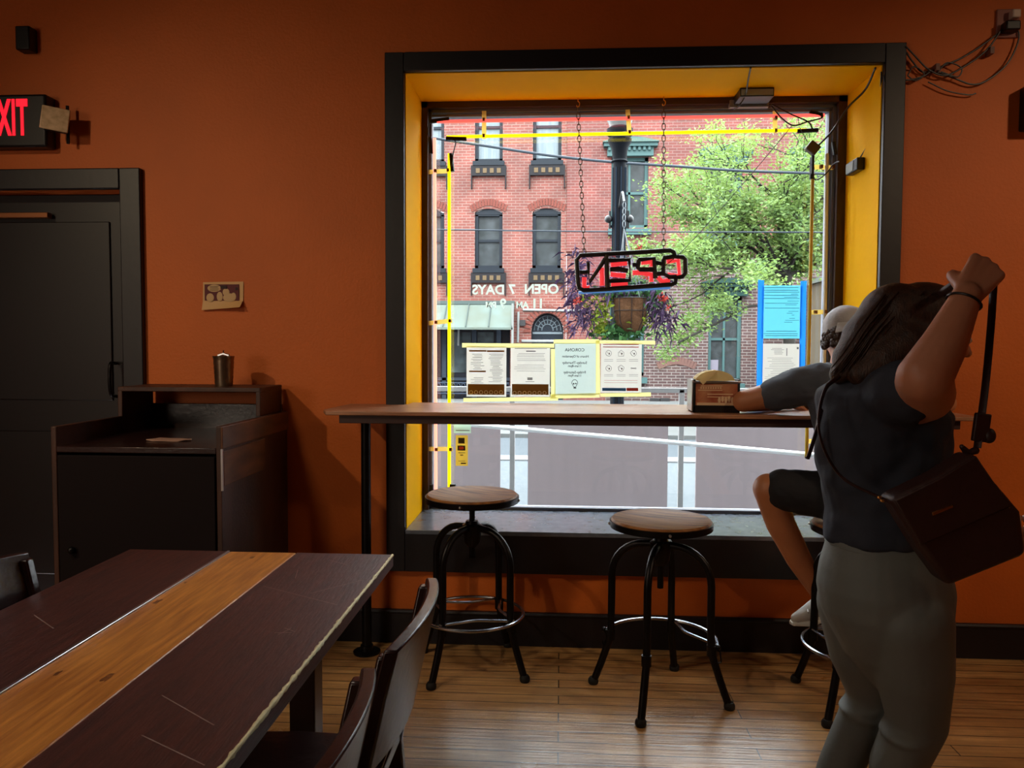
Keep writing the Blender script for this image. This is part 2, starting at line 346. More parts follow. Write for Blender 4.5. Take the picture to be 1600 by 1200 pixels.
# ------------------------------------------------------------------ window bar
bar = thing('window_bar', 'long wooden counter shelf running across the front window on iron pipe legs', 'counter', (.35, 3.33, 0))
BF = 3.12
o = ob('counter_top', MB().prism([(-.985, BF+.09, 1.086), (-.95, BF, 1.086), (1.62, BF, 1.086), (1.62, W, 1.086), (X1-.01, W, 1.086), (X1-.01, 3.655, 1.086), (X0+.01, 3.655, 1.086), (X0+.01, W, 1.086), (-.96, W, 1.086)], (0, 0, .016)), M_bar, bar, bevel=.003)
ob('apron', MB().box(-.90, 1.55, BF+.02, BF+.045, 1.052, 1.086).box(-.90, -.875, BF+.045, W-.03, 1.052, 1.086).box(1.525, 1.55, BF+.045, W-.03, 1.052, 1.086), M_bar_edge, bar, bevel=.002)
for x in (-.855, 1.49):
    lg = MB().tube([(x, 3.4, .01), (x, 3.4, 1.085)], .0215, 16)
    L = ob('leg', lg, M_iron, bar)
    ob('floor_flange', MB().lathe([(.06, 0), (.06, .008), (.03, .012), (.028, .035), (.02, .036)], (x, 3.4, 0), 24), M_iron, L)
    ob('top_flange', MB().lathe([(.028, -.03), (.03, -.012), (.06, -.008), (.06, 0)], (x, 3.4, 1.086), 24), M_iron, L)
    b = MB().tube([(x, 3.4, 1.0), (x, W-.01, 1.0)], .016, 10) if False else None

# ------------------------------------------------------------------ stools
def ring_pts(r, a0, a1, z, n=20): return [V((r*math.cos(a0+(a1-a0)*i/n), r*math.sin(a0+(a1-a0)*i/n), z)) for i in range(n+1)]
def stool(label, x, y, rz, seat_z, quads=(0, 1, 2, 3), inner=(0, 1, 2, 3), hooks=()):
    t = thing('bar_stool', label, 'stool', (x, y, 0), rz, 'round-seat iron stools at the window bar')
    for k in range(4):
        a = k*math.pi/2; c, s_ = math.cos(a), math.sin(a)
        prof = [(.268, .012), (.235, .10), (.203, .195), (.198, .23), (.196, .35), (.196, .46)]
        for j in range(1, 9):
            q = j/8*math.pi/2; prof.append((.056+.14*math.cos(q), .46+.14*math.sin(q)))
        prof.append((.03, .602))
        pts = [(r*c, r*s_, z) for r, z in prof]
        lg = ob('leg', MB().tube(pts, .0148, 12), M_iron, t, local=True)
        ft = MB(); ft.lathe([(.018, 0), (.021, .006), (.021, .018), (.015, .028)], (.27*c, .27*s_, 0), 14)
        ob('rubber_foot', ft, M_rubber, lg, local=True)
        cl = MB().lathe([(.019, -.02), (.019, .02)], (.201*c, .201*s_, .215), 12)
        ob('clamp', cl, M_iron, lg, local=True)
    rg = MB()
    for q in quads: rg.tube(ring_pts(.218, q*math.pi/2, (q+1)*math.pi/2, .232), .0068, 8)
    for q in inner:
        a = q*math.pi/2; p0, p1 = V((.212*math.cos(a), .212*math.sin(a), .24)), V((.212*math.cos(a+math.pi/2), .212*math.sin(a+math.pi/2), .24))
        mid = V((.118*math.cos(a+math.pi/4), .118*math.sin(a+math.pi/4), .24))
        rg.tube(bez([p0, p0*.45+mid*.55+(p0-p1)*.05*0, mid, p1*.45+mid*.55, p1], 24), .006, 8)
    ob('foot_ring', rg, M_ring, t, local=True)
    for q in hooks:
        a = q*math.pi/2; c = V((.225*math.cos(a), .225*math.sin(a), .23))
        ob('loose_clip', MB().tube([c, c+V((.008, 0, -.02)), c+V((.012, 0, -.055)), c+V((-.004, 0, -.062)), c+V((-.008, 0, -.045))], .003, 6).ell(c, .011, n=8), M_iron, t, local=True)
    ob('hub', MB().lathe([(.02, .52), (.034, .54), (.04, .595), (.042, .612), (.03, .618), (.026, .63)], (0, 0, 0), 24), M_iron, t, local=True)
    ob('screw', MB().tube([(0, 0, seat_z-.27), (0, 0, seat_z-.03)], .0125, 12), M_iron, t, local=True)
    ob('seat_pan', MB().lathe([(.05, -.045), (.178, -.033), (.197, -.03), (.199, -.006), (.192, -.006)], (0, 0, seat_z), 48), M_iron, t, local=True)
    s_ = ob('seat', MB().lathe([(.19, -.02), (.193, -.004), (.188, .003), (.15, -.001), (.08, -.005), (0, -.006)], (0, 0, seat_z), 48), M_seat, t, local=True)
    for k in range(4):
        a = k*math.pi/2+.4
        ob('rivet', MB().ell((.2*math.cos(a), .2*math.sin(a), seat_z-.018), .006, n=8), M_steel, t, local=True)
    return t
stool('iron stool with worn round wooden seat nearest the left bar leg, seat raised highest', -.37, 3.28, math.atan2(-.12, .17)+.08, .742)
stool('iron stool with pale round seat under the window middle, foot ring broken open', .393, 3.05, math.atan2(2.955-3.146, .647-.144), .70, (0, 1), (0,), (0, 2))
stool('iron stool at the right end of the bar carrying the seated man', 1.16, 3.03, R(45), .70)

# ------------------------------------------------------------------ dining table and chairs
tb = thing('dining_table', 'long dark plank dining table with one honey-coloured pine plank and worn pale edge', 'table', (-.9, 1.6, 0))
TY0, TY1 = .72, 2.279
ob('plank', MB().box(-1.3, -.997, TY0, TY1, .714, .75), M_dark_wood, tb, bevel=.003, label='dark brown table plank on the left side')
ob('plank', MB().box(-.988, -.786, TY0, TY1, .714, .749), M_plank, tb, bevel=.003, label='honey-coloured pine table plank')
ob('plank', MB().box(-.784, -.492, TY0, TY1, .714, .75), M_dark_wood, tb, bevel=.003, label='dark brown table plank on the right side')
ob('metal_strip', MB().box(-.997, -.989, TY0, TY1, .735, .7515), M_steel, tb, bevel=.001)
# bare pale wood worn through along the arris
random.seed(3); ys = [TY0+.002+i*(TY1-TY0-.004)/150 for i in range(151)]
wr = MB().tube([(-.4945, y, .7475) for y in ys], [.0032+.0028*random.random()**2 for y in ys], 8)
ob('worn_edge', wr, mat('bare_wood', (226, 212, 160), .7, var=.25, vscale=60), tb)
for (x0, y0, x1, y1) in ((-.76, 1.95, -.53, 1.82), (-.62, 1.9, -.52, 2.02), (-.7, 1.32, -.56, 1.22), (-.66, 1.18, -.52, 1.1), (-.60, 1.62, -.585, 1.66), (-.612, 1.63, -.575, 1.635), (-.6, 1.66, -.57, 1.64), (-.72, 2.1, -.7, 2.02), (-.66, 2.2, -.6, 2.16), (-1.2, 1.7, -1.1, 1.62)):
    a, b = V((x0, y0, .7503)), V((x1, y1, .7503)); n_ = (b-a).cross(V((0, 0, 1))).normalized()*.0011
    ob('scratch', MB().quad(a-n_, b-n_, b+n_, a+n_), mat('scratch', (140, 114, 106), .7), tb, smooth=False)
random.seed(12)
for (px_, py_, r) in ((394, 871, .009), (246, 940, .012), (168, 1058, .012), (90, 1052, .008), (290, 910, .005)):
    c = at(px_, py_, .7492, 2); m_ = MB(); ring = [(r*(.75+.5*random.random())) for _ in range(18)]
    m_.bm.faces.new([m_.bm.verts.new((c.x+.6*ring[i]*math.cos(i/18*6.283), c.y+(1.5+1.2*(math.cos(i/18*6.283) > .6))*ring[i]*math.sin(i/18*6.283), .7493)) for i in range(18)])
    ob('wood_knot', m_, mat('dark_knot', (84, 40, 16), .45, rgb2=(140, 78, 30), vscale=90), tb, smooth=False)
for (x, y) in ((-.70, 2.1), (-1.09, 2.1), (-.70, .795), (-1.09, .795)):
    ob('leg', MB().box(x-.036, x+.036, y-.036, y+.036, 0, .68), M_espresso, tb, bevel=.004)
ob('frame', MB().box(-1.13, -.66, .755, .835, .66, .714).box(-1.13, -.66, 2.06, 2.14, .66, .714).box(-.92, -.87, .835, 2.06, .66, .714), M_espresso, tb, bevel=.003)

def chair(label, x, y, rz):
    """local frame: the sitter faces -x, the top of the back stands at x=0"""
    t = thing('dining_chair', label, 'chair', (x, y, 0), rz, 'dark wooden dining chairs round the table')
    ln = lambda z: -.075*(1-((z-.45)/.39))**1.0 if z > .45 else -.075-.03*(.45-z)/.45*-1
    def px(z): return 0.0-.22*(.84-z) if z > .45 else -.086+.08*(.45-z)
    for s in (-1, 1):
        yy = s*.205
        m = MB().prism([(px(.0)-.02, yy-.014, 0), (px(.0)+.018, yy-.014, 0), (px(.45)+.018, yy-.014, .45), (px(.80)+.012, yy-.014, .815), (px(.8)-.018, yy-.014, .815), (px(.45)-.022, yy-.014, .45)], (0, .028, 0))
        ob('rear_leg', m, M_espresso, t, local=True, bevel=.005)
    # curved top panel
    N = 16; rows = []; mb = MB()
    zs = (.60, .64, .74, .82, .84)
    for z in zs:
        rows.append([[(px(z)+.03*(1-(2*i/N-1)**2)+dx, -.222+.444*i/N, z-(.012*(2*i/N-1)**2 if z > .8 else 0)) for i in range(N+1)] for dx in (-.014, .012)])
    g = [[[mb.bm.verts.new(p) for p in side] for side in row] for row in rows]
    for a, b in zip(g, g[1:]):
        for i in range(N):
            mb.bm.faces.new((a[0][i], a[0][i+1], b[0][i+1], b[0][i])); mb.bm.faces.new((a[1][i+1], a[1][i], b[1][i], b[1][i+1]))
        mb.bm.faces.new((a[0][0], b[0][0], b[1][0], a[1][0])); mb.bm.faces.new((a[0][N], a[1][N], b[1][N], b[0][N]))
    for i in range(N):
        mb.bm.faces.new((g[0][0][i], g[0][1][i], g[0][1][i+1], g[0][0][i+1])); mb.bm.faces.new((g[-1][0][i], g[-1][0][i+1], g[-1][1][i+1], g[-1][1][i]))
    ob('back_panel', mb, M_espresso, t, local=True, bevel=.004)
    for k, yy in enumerate((-.10, -.033, .033, .10)):
        off = .03*(1-(yy/.222)**2)
        ob('slat', MB().prism([(px(.47)-.006, yy-.012, .46), (px(.47)+.006, yy-.012, .46), (px(.61)+off+.006, yy-.012, .615), (px(.61)+off-.006, yy-.012, .615)], (0, .024, 0)), M_espresso, t, local=True, bevel=.002)
    ob('back_rail', MB().box(px(.47)-.012, px(.47)+.012, -.195, .195, .452, .485), M_espresso, t, local=True, bevel=.003)
    sm = MB().prism([(-.075, -.20, .435), (-.075, .20, .435), (-.30, .215, .435), (-.44, .205, .435), (-.47, .17, .435), (-.475, 0, .435), (-.47, -.17, .435), (-.44, -.205, .435), (-.30, -.215, .435)], (0, 0, .022))
    ob('seat', sm, M_espresso, t, local=True, bevel=.008, seg=3)
    for s in (-1, 1):
        ob('front_leg', MB().box(-.435, -.40, s*.175-.017, s*.175+.017, 0, .436), M_espresso, t, local=True, bevel=.004)
    ob('stretcher', MB().box(-.41, -.08, -.19, -.172, .2, .222).box(-.41, -.08, .172, .19, .2, .222).box(-.25, -.232, -.175, .175, .2, .222), M_espresso, t, local=True, bevel=.003)
    return t
chair('dark wooden dining chair right of the table, farther one near the first bar stool', -.297, 1.575, 0)
chair('dark wooden dining chair on the right of the table, nearest the camera', -.318, 1.06, 0)
chair('dark wooden dining chair on the left of the table, mostly out of frame', -1.392, 1.72, math.pi)

# ------------------------------------------------------------------ waste station
ws = thing('waste_station', 'dark wooden waste station with tray sides and a raised back shelf beside the door', 'cabinet', (-1.57, 3.15, 0))
cx0, cx1, cy0, cy1 = -1.90, -1.247, 2.81, W-.03
ob('side_panel', MB().box(cx1-.02, cx1, cy0, cy1, 0, 1.068), M_cab, ws, bevel=.003, label='worn brown side panel towards the window')
ob('side_panel', MB().box(cx0, cx0+.02, cy0, cy1, 0, 1.062), M_cab, ws, bevel=.003)
ob('top_board', MB().box(cx1-.002, cx1+.006, cy0, cy1, .985, 1.066), M_cab2, ws, bevel=.002)
ob('patch_board', MB().box(cx1-.002, cx1+.004, cy0+.012, cy0+.42, .845, .975), M_cab2, ws, bevel=.002, label='lighter brown board screwed on the side')
ob('back_panel', MB().box(cx0+.02, cx1-.02, cy1-.02, cy1, 0, 1.10), M_espresso, ws, bevel=.002)
ob('counter', MB().box(cx0+.02, cx1-.02, cy0, cy1-.02, .965, .988), M_espresso, ws, bevel=.003)
dr_ = ob('door', MB().box(cx0+.025, cx1-.025, cy0-.004, cy0+.014, .08, .955), mat('black_stain', (20, 10, 12), .8, spec=.2), ws, bevel=.003)
ob('knob', MB().ell((cx0+.08, cy0-.016, .6), .014), M_iron, dr_)
ob('plinth', MB().box(cx0+.02, cx1-.02, cy0+.03, cy1-.02, 0, .075), M_espresso, ws)
sh = ob('raised_shelf', MB().box(-1.895, -1.27, 3.25, cy1, 1.168, 1.188).box(-1.29, -1.27, 3.25, cy1, 1.066, 1.17).box(-1.895, -1.875, 3.25, cy1, 1.06, 1.17), M_cab, ws, bevel=.003)
ob('metal_edge', MB().box(cx1-.001, cx1+.006, cy0-.004, cy0+.003, .83, .985), M_steel, ws)
cn = thing('tin_can', 'ribbed tin can with a wire handle standing on the raised shelf', 'can', (-1.475, 3.36, 1.188))
pr = [(.036, 0), (.037, .003)]+[(.037+.006*i/11+(.0016 if i % 2 else 0), .008+.0105*i) for i in range(12)]+[(.046, .128), (.047, .132), (.042, .132), (.036, .01), (0, .008)]
ob('body', MB().lathe(pr, (-1.475, 3.36, 1.188), 32), mat('tin', (150, 130, 108), .3, metal=.9, var=.4, vscale=20), cn)
ob('handle', MB().tube([(-1.475, 3.36, 1.24), (-1.475, 3.36, 1.345)], .0025, 6).tube([(-1.50, 3.36, 1.322), (-1.475, 3.36, 1.33), (-1.45, 3.36, 1.322)], .006, 6), M_steel, cn)
np_ = MB(); random.seed(5)
ring = [(.06+.02*random.random()) for _ in range(14)]
np_.prism([(-1.55+1.2*ring[i]*math.cos(i/14*6.283), 3.02+.62*ring[i]*math.sin(i/14*6.283), .9885+.004*random.random()) for i in range(14)], (0, 0, .003))
tag(ob('paper_napkin', np_, mat('soiled_napkin', (170, 132, 112), .9), smooth=False, origin=(-1.55, 3.02, .9885)), 'crumpled napkin lying flat on the waste station counter', 'napkin')

# ------------------------------------------------------------------ wall fittings
ex = thing('exit_sign', 'black exit sign with glowing red letters above the left door', 'sign', (-2.58, W, 2.25))
ob('housing', MB().box(-2.74, at(72, 200, W-.075).x, W-.075, W, 2.262, 2.498), M_blk, ex, bevel=.012, seg=3)
txt('EXIT', .218, facing_room((at(43, 200, W-.077).x, W-.0765, at(43, 209, W-.077).z)) @ Matrix.Diagonal((.38, 1, 1, 1)), mat('red_exit_letters', (255, 20, 40), .5, emit=1.6), 'letters', ex, .001, bold=.007, align='RIGHT', spacing=1.12)
pl_ = at(86, 186, W-.125)
m = Matrix.Translation(pl_) @ Euler((R(-4), R(7), R(24))).to_matrix().to_4x4()
h = ob('lamp_head', MB().box(-.05, .05, .004, .05, -.047, .047, m), M_blk, ex, bevel=.01)
ob('lens', MB().box(-.056, .056, -.006, .004, -.052, .052, m), mat('clear_ribbed_lens', (226, 196, 160), .25, rgb2=(190, 160, 124), vscale=40), h, bevel=.004)
ob('arm', MB().tube([(-2.40, W-.03, 2.38), pl_+V((0, .05, 0))], .012, 8).tube([(pl_.x+.01, W-.05, pl_.z-.09), (pl_.x+.01, W-.05, pl_.z+.08)], .007, 6), M_blk, ex)
tag(ob('wall_speaker', MB().box(-2.475, -2.408, W-.06, W, 2.70, 2.807), M_blk, bevel=.006, origin=(-2.44, W, 2.70)), 'small black box fixed high on the wall above the exit sign', 'speaker')
tag(ob('wall_box', MB().box(1.945, 2.06, W-.09, W, 2.29, 2.475), M_blk, bevel=.008, origin=(2, W, 2.29)), 'black box on the wall at the right edge of the photo', 'speaker')
# poster
po = thing('comic_print', 'small comic print with a speech bubble taped to the orange wall', 'print', (-1.555, W, 1.53))
pm = MB(); N = 10; g = []
for j in range(N+1):
    row = []
    for i in range(N+1):
        u, v = i/N, j/N; curl = .03*max(0, 1-v*3)**1.5*(.35+u*u*.9)
        row.append(pm.bm.verts.new((-1.648+.19*u+.004*v, W-.004-curl, 1.528+.128*v+(.012*u if v < .3 else .003*u))))
    g.append(row)
for j in range(N):
    for i in range(N): pm.bm.faces.new((g[j][i], g[j][i+1], g[j+1][i+1], g[j+1][i]))
ob('sheet', pm, mat('poster_paper', (214, 168, 110), .6), po)
yb = W-.0075
ob('picture', MB().box(-1.636, -1.474, yb, yb+.002, 1.572, 1.646), mat('maroon_print', (96, 34, 40), .7), po, smooth=False)
dd = MB(); rr = Matrix.Rotation(R(90), 3, 'X')
dd.ell((-1.59, yb, 1.628), (.032, .0015, .017)).ell((-1.535, yb, 1.61), (.016, .0015, .018)).ell((-1.52, yb, 1.585), (.03, .0015, .02)).ell((-1.61, yb, 1.585), (.018, .0015, .02)).ell((-1.565, yb, 1.59), (.014, .0015, .022)).ell((-1.5, yb, 1.59), (.012, .0015, .018))
ob('figures', dd, mat('print_cream', (206, 170, 124), .7), po)
dd = MB()
for k in range(4): dd.box(-1.61, -1.572+.004*(k % 2), yb-.0022, yb-.0016, 1.6185+.006*k, 1.62+.006*k)
dd.box(-1.56, -1.53, yb-.0022, yb-.0016, 1.625, 1.64); dd.box(-1.49, -1.48, yb-.0022, yb, 1.62, 1.632)
ob('caption', dd, mat('print_ink', (50, 26, 24), .7), po, smooth=False)

# ------------------------------------------------------------------ window tubes
def clip(mbk, p, horizontal, L=.115):
    pass
tubes = thing('neon_border', 'glowing pink and yellow neon tube border mounted inside the window glass', 'neon light', (.3, G-.04, Z0+.02))
YT = G-.045
def P(x, y, Y=YT): v = at(x, y, Y); return V((v.x, Y, v.z))
pA, pB = P(683, 190), P(1288, 180)
ob('pink_tube', MB().tube([pA, pB], .0085, 10), M_pink, tubes, label='glowing red-pink top tube')
ob('pink_tube', MB().tube([P(679, 216), P(681, 766)], .0085, 10), M_pinkv, tubes, label='pale pink left tube')
ob('yellow_tube', MB().tube([P(698, 214), P(1275, 203)], .0085, 10), M_yel, tubes, label='glowing yellow top tube')
ob('yellow_tube', MB().tube([P(702, 240), P(702, 762)], .0085, 10), M_yel, tubes, label='glowing yellow left tube')
ob('yellow_tube', MB().tube([P(1270, 262), P(1260, 715)], .0085, 10), M_off, tubes, label='unlit yellow right tube')
ob('white_tube', MB().tube([P(1292, 240), P(1286, 740)], .0085, 10), M_offw, tubes, label='unlit white right tube')
for (a, b) in ((( 672, 190), (702, 186)), ((697, 216), (729, 217)), ((704, 240), (707, 268)), ((672, 215), (674, 240)), ((1265, 175), (1285, 180)), ((1245, 205), (1278, 203)), ((1269, 246), (1268, 280)), ((1302, 222), (1305, 242)), ((674, 757), (674, 772)), ((703, 759), (712, 759))):
    ob('electrode_cap', MB().tube([P(*a), P(*b)], .011, 8), M_blk, tubes)
for (a, b) in (((756, 172), (756, 216)), ((981, 170), (984, 210)), ((1212, 172), (1212, 207)), ((668, 268), (703, 266)), ((668, 505), (706, 501)), ((668, 702), (707, 702)), ((1265, 488), (1292, 487)), ((1272, 260), (1304, 261)), ((1262, 690), (1290, 690))):
    p, q = P(*a, YT), P(*b, YT); d = (q-p); n_ = V((-d.z, 0, d.x)).normalized()*.011
    Y_ = V((0, .013, 0)); c_ = ob('tube_clip', MB().quad(p-n_+Y_, q-n_+Y_, q+n_+Y_, p+n_+Y_), M_tapea, tubes, smooth=False)
    for t in (.35, .92):
        c = p.lerp(q, t); ob('saddle', MB().box(c.x-.006, c.x+.006, YT-.012, YT+.012, c.z-.008, c.z+.008), mat('brown_clip', (120, 70, 20), .6), c_, smooth=False)
for pts in ([(705, 217), (712, 222), (708, 240), (706, 260)], [(671, 192), (669, 205), (672, 235)], ):
    ob('lead_wire', MB().tube(bez([P(*q, YT-.01) for q in pts]), .003, 6), M_blk, tubes)

# transformer, adapters, cords
tr_ = thing('neon_transformer', 'black transformer box fixed under the top of the yellow window reveal', 'transformer', (1.02, 3.85, Z1-.03))
a_ = at(1155, 150, 3.82); b_ = at(1208, 150, 3.82)
ob('case', MB().box(a_.x, b_.x, 3.80, 3.95, Z1-.045, Z1-.004), M_blk, tr_, bevel=.003)
ob('label_plate', MB().box(a_.x+.005, b_.x-.005, 3.798, 3.80, Z1-.04, Z1-.012), mat('grey_label', (150, 156, 150), .6), tr_, smooth=False)
ob('end_plate', MB().box(a_.x-.02, b_.x+.01, 3.93, 3.965, Z1-.055, Z1-.02), mat('grey_plate', (120, 126, 128), .5), tr_, bevel=.002)
def cord(parent, pts, r=.004): ob('cord', MB().tube(bez([V(p) for p in pts], 40), r, 7), M_blk, parent)
q = lambda x, y, Y: tuple(at(x, y, Y))
cord(tr_, [q(1173, 106, W-.04), q(1169, 125, 3.65), q(1165, 148, 3.80), q(1155, 165, 3.86), q(1148, 170, 3.9)])
cord(tr_, [q(1205, 165, 3.9), q(1222, 185, 3.9), q(1240, 196, 3.92), q(1262, 190, 3.93), q(1284, 184, 3.93), q(1284, 176, 3.94)], .0035)
cord(tr_, [q(1206, 163, 3.9), q(1235, 178, 3.92), q(1262, 190, 3.93), q(1270, 202, 3.93)], .0035)
pc = at(1270, 233, 3.925); rot = Euler((0, R(38), 0)).to_matrix().to_4x4()
pg = thing('plug_adapter', 'square grey plug adapter on a thick cord in the upper right window corner', 'adapter', tuple(pc))
ob('plug_body', MB().box(-.032, .024, -.025, .012, -.026, .026, Matrix.Translation(pc) @ rot), mat('grey_brown_plastic', (96, 84, 62), .55), pg, bevel=.005)
ob('plug_sleeve', MB().tube([pc+V((-.0, -.005, -.02)), pc+V((-.002, -.01, -.12))], .008, 8), M_blk, pg)
cord(pg, [q(1368, 106, W-.03), q(1352, 140, 3.66), q(1325, 168, 3.75), q(1300, 205, 3.86), q(1276, 230, 3.92)], .0048)
cord(pg, [q(1250, 200, 3.92), q(1262, 222, 3.92)], .002)
pa = at(1327, 262, 3.78)
ad = thing('power_adapter', 'small black and grey power adapter on the right yellow reveal', 'adapter', (X1-.02, 3.8, pa.z))
ob('case', MB().box(X1-.04, X1-.005, 3.70, 3.84, pa.z-.026, pa.z+.03), M_blk, ad, bevel=.004)
ob('label_plate', MB().box(X1-.042, X1-.04, 3.745, 3.835, pa.z-.02, pa.z+.024), mat('grey_label', (150, 156, 150), .6), ad, smooth=False)
cord(ad, [q(1377, 112, W-.02), q(1375, 160, 3.58), q(1368, 205, 3.62), q(1343, 248, 3.76)], .0035)
cord(ad, [q(1312, 252, 3.8), q(1303, 256, 3.9), q(1290, 272, 3.93), q(1276, 281, 3.93), q(1271, 277, 3.93)], .003)
# wall cable bundle
bd = thing('cable_bundle', 'tangle of black cables bunched along the wall right of the window corner', 'cables', tuple(at(1455, 112, W)))
Wc = W-.02
for k, pts in enumerate(([(1385, 78), (1408, 74), (1425, 95), (1440, 112), (1458, 110)], [(1400, 112), (1415, 125), (1440, 120), (1458, 110), (1480, 100), (1500, 92), (1530, 74), (1560, 52)],
    [(1415, 72), (1430, 88), (1450, 108), (1475, 118), (1500, 108), (1540, 80), (1565, 46)], [(1458, 110), (1490, 122), (1520, 132), (1545, 124), (1575, 98), (1592, 60), (1586, 36)],
    [(1418, 118), (1428, 104), (1444, 116), (1430, 126), (1418, 118)], [(1465, 114), (1480, 98), (1502, 106), (1496, 120), (1470, 112)], [(1450, 128), (1480, 142), (1512, 148), (1525, 146)], [(1380, 118), (1384, 130), (1395, 132), (1410, 124)])):
    ob('cable', MB().tube(bez([at(x, y, Wc-.006*(k % 3)) for x, y in pts], 40), .0038 if k < 4 else .003, 6), M_blk, bd)
for (x, y) in ((1458, 110), (1542, 84)):
    c = at(x, y, W); ob('cable_tape', MB().box(c.x-.008, c.x+.008, W-.045, W, c.z-.014, c.z+.014), mat('grey_tape', (120, 84, 74), .6), bd, smooth=False)
c = at(1572, 38, W)
ot = thing('wall_outlet', 'pale outlet box with plugs high on the wall at the top right corner', 'outlet', (c.x, W, c.z-.05))
ob('plate', MB().box(c.x-.045, c.x+.05, W-.012, W, c.z-.06, c.z+.06), mat('beige_plate', (150, 96, 84), .6), ot, bevel=.004)
ob('plug', MB().box(c.x-.03, c.x+.03, W-.06, W-.012, c.z-.045, c.z-.005), M_blk, ot, bevel=.006)
ob('plug', MB().box(c.x+.0, c.x+.035, W-.05, W-.012, c.z+.01, c.z+.045), mat('white_plug', (210, 190, 176), .5), ot, bevel=.006)

# ------------------------------------------------------------------ open sign on chains
YS = G-.075
def S(x, y): v = at(x, y, YS); return V((v.x, YS, v.z))
os_ = thing('open_sign', 'black outlined hanging sign reading OPEN backwards from inside', 'sign', tuple(S(985, 458)))
def K(cx, cy, dy=0): v = S(880+cx/5, 380+cy/5); return V((v.x, YS+dy, v.z))
sk = MB()
outl = [(135, 95), (330, 85), (600, 70), (835, 55), (865, 70), (880, 105), (935, 108), (955, 128), (955, 235), (930, 262), (885, 270), (875, 310), (850, 322), (600, 340), (340, 358), (160, 368), (125, 350), (115, 300), (105, 130)]
sk.tube([K(*p) for p in outl], .0115, 10, closed=True)
for l_ in ([(338, 88), (345, 355)], [(130, 228), (195, 225)], [(195, 150), (203, 310), (330, 120)], [(355, 135), (518, 128), (525, 290), (355, 294)], [(365, 205), (430, 200), (505, 215)],
           [(540, 170), (580, 165), (590, 130), (710, 118), (720, 275)], [(590, 130), (582, 190), (600, 205), (712, 206)], [(720, 150), (770, 160), (790, 115), (870, 103)], [(782, 130), (782, 235), (830, 265), (885, 262)], [(725, 240), (782, 235)]):
    sk.tube([K(*p) for p in l_], .0118, 10)
ob('black_tubing', sk, M_blk, os_)
for l_ in ([(165, 265), (166, 338), (205, 345)], [(302, 190), (306, 330)], [(372, 163), (500, 152)], [(372, 240), (490, 252)], [(375, 322), (505, 312)], [(612, 148), (690, 142), (692, 180)], [(545, 228), (610, 228), (690, 243), (690, 300)], [(812, 142), (902, 132), (912, 250), (820, 243)], [(742, 262), (772, 295), (835, 290)]):
    ob('red_letter_tube', MB().tube([K(*p, .014) for p in l_], .0125, 10), mat('red_letter_tube', (250, 60, 66), .4, emit=.7), os_)
pl = MB(); pl.prism([K(*p, .022) for p in outl], (0, .003, 0))
ob('clear_backing', pl, glass_mat('clear_acrylic', (.93, .9, .97), .5), os_, smooth=False)
ob('blue_tube', MB().tube([K(120, 385, .018), K(840, 345, .018)], .007, 8), mat('blue_glow_tube', (90, 150, 225), .4, emit=.5), os_)
cord(os_, [q(1238, 196, 3.90), q(1180, 265, 3.90), q(1110, 345, 3.90), q(1062, 396, 3.90), q(1030, 422, 3.905)], .0018)
def chain_(label, top, bot):
    mb = MB(); a, b = V(top), V(bot); L = (b-a).length; n = int(L/.0275); d = (b-a)/n
    for i in range(n):
        c = a+d*(i+.5); dn = d.normalized(); side = V((1, 0, 0)) if i % 2 else V((0, 1, 0)); side = (side-dn*side.dot(dn)).normalized()
        mb.tube([c+dn*.0175*math.cos(t)+side*.0085*math.sin(t) for t in [2*math.pi*k/12 for k in range(12)]], .0023, 5, closed=True)
    t_ = thing('hanging_chain', label, 'chain', tuple(b), 0, 'chains holding the open sign')
    ob('links', mb, mat('aged_brass_chain', (96, 78, 60), .4, metal=.8), t_)
    ob('hook', MB().tube(bez([a+V((0, 0, .03)), a+V((.008, 0, .022)), a+V((.006, 0, .008)), a+V((-.004, 0, .004)), a+V((-.006, 0, .012))]), .002, 6).tube([a+V((0, 0, .028)), V((a.x, a.y, Z1-.004))], .0022, 6), M_brass, t_)
chain_('left chain of small links, slanting down to the open sign', S(903, 168), S(913, 398))
chain_('right chain of small links, straight down to the open sign', S(1037, 166), S(1037, 393))

# ------------------------------------------------------------------ papers on the glass
YP = G+.006
def PP(x, y, dy=0): v = at(x, y, YP+dy); return V((v.x, YP+dy, v.z))
def rect(mb, x0, y0, x1, y1, dy=0, th=.0005):
    a, b = PP(x0, y0, dy), PP(x1, y1, dy); mb.box(a.x, b.x, a.y-th, a.y, b.z, a.z); return mb
def sheet(name, label, x0, y0, x1, y1, m, cat='notice', mb=None):
    a, b = PP(x0, y0), PP(x1, y1); t = thing(name, label, cat, (a.x/2+b.x/2, YP, b.z), 0)
    ob('sheet', MB().quad((a.x, YP, b.z), (b.x, YP, b.z), (b.x, YP, a.z), (a.x, YP, a.z)), m, t, smooth=False); return t
def lines(mb, x0, x1, ys, th=.9, jit=.0, dy=-.001):
    for y in ys:
        j0, j1 = random.random()*jit*(x1-x0), random.random()*jit*(x1-x0); rect(mb, x0+j0, y, x1-j1, y+th, dy)
random.seed(11)
t1 = sheet('notice', 'two-column notice with brown headings taped leftmost in the row of papers', 729, 540, 791, 620, M_paper)
m_ = MB(); lines(m_, 735, 757, [553+2.6*k for k in range(10)], .7, .3); lines(m_, 763, 787, [553+2.4*k for k in range(19)], .7, .3); lines(m_, 735, 757, [590+2.6*k for k in range(4)], .7, .3)
ob('printed_lines', m_, M_ink, t1, smooth=False)
for (a, b, c, d) in ((733, 547, 760, 549.5), (761, 547.3, 788, 550), (733, 579, 759, 581.5), (731, 600, 788, 617)): ob('brown_band', rect(MB(), a, b, c, d, -.001), M_inkb, t1, smooth=False)
m_ = MB()
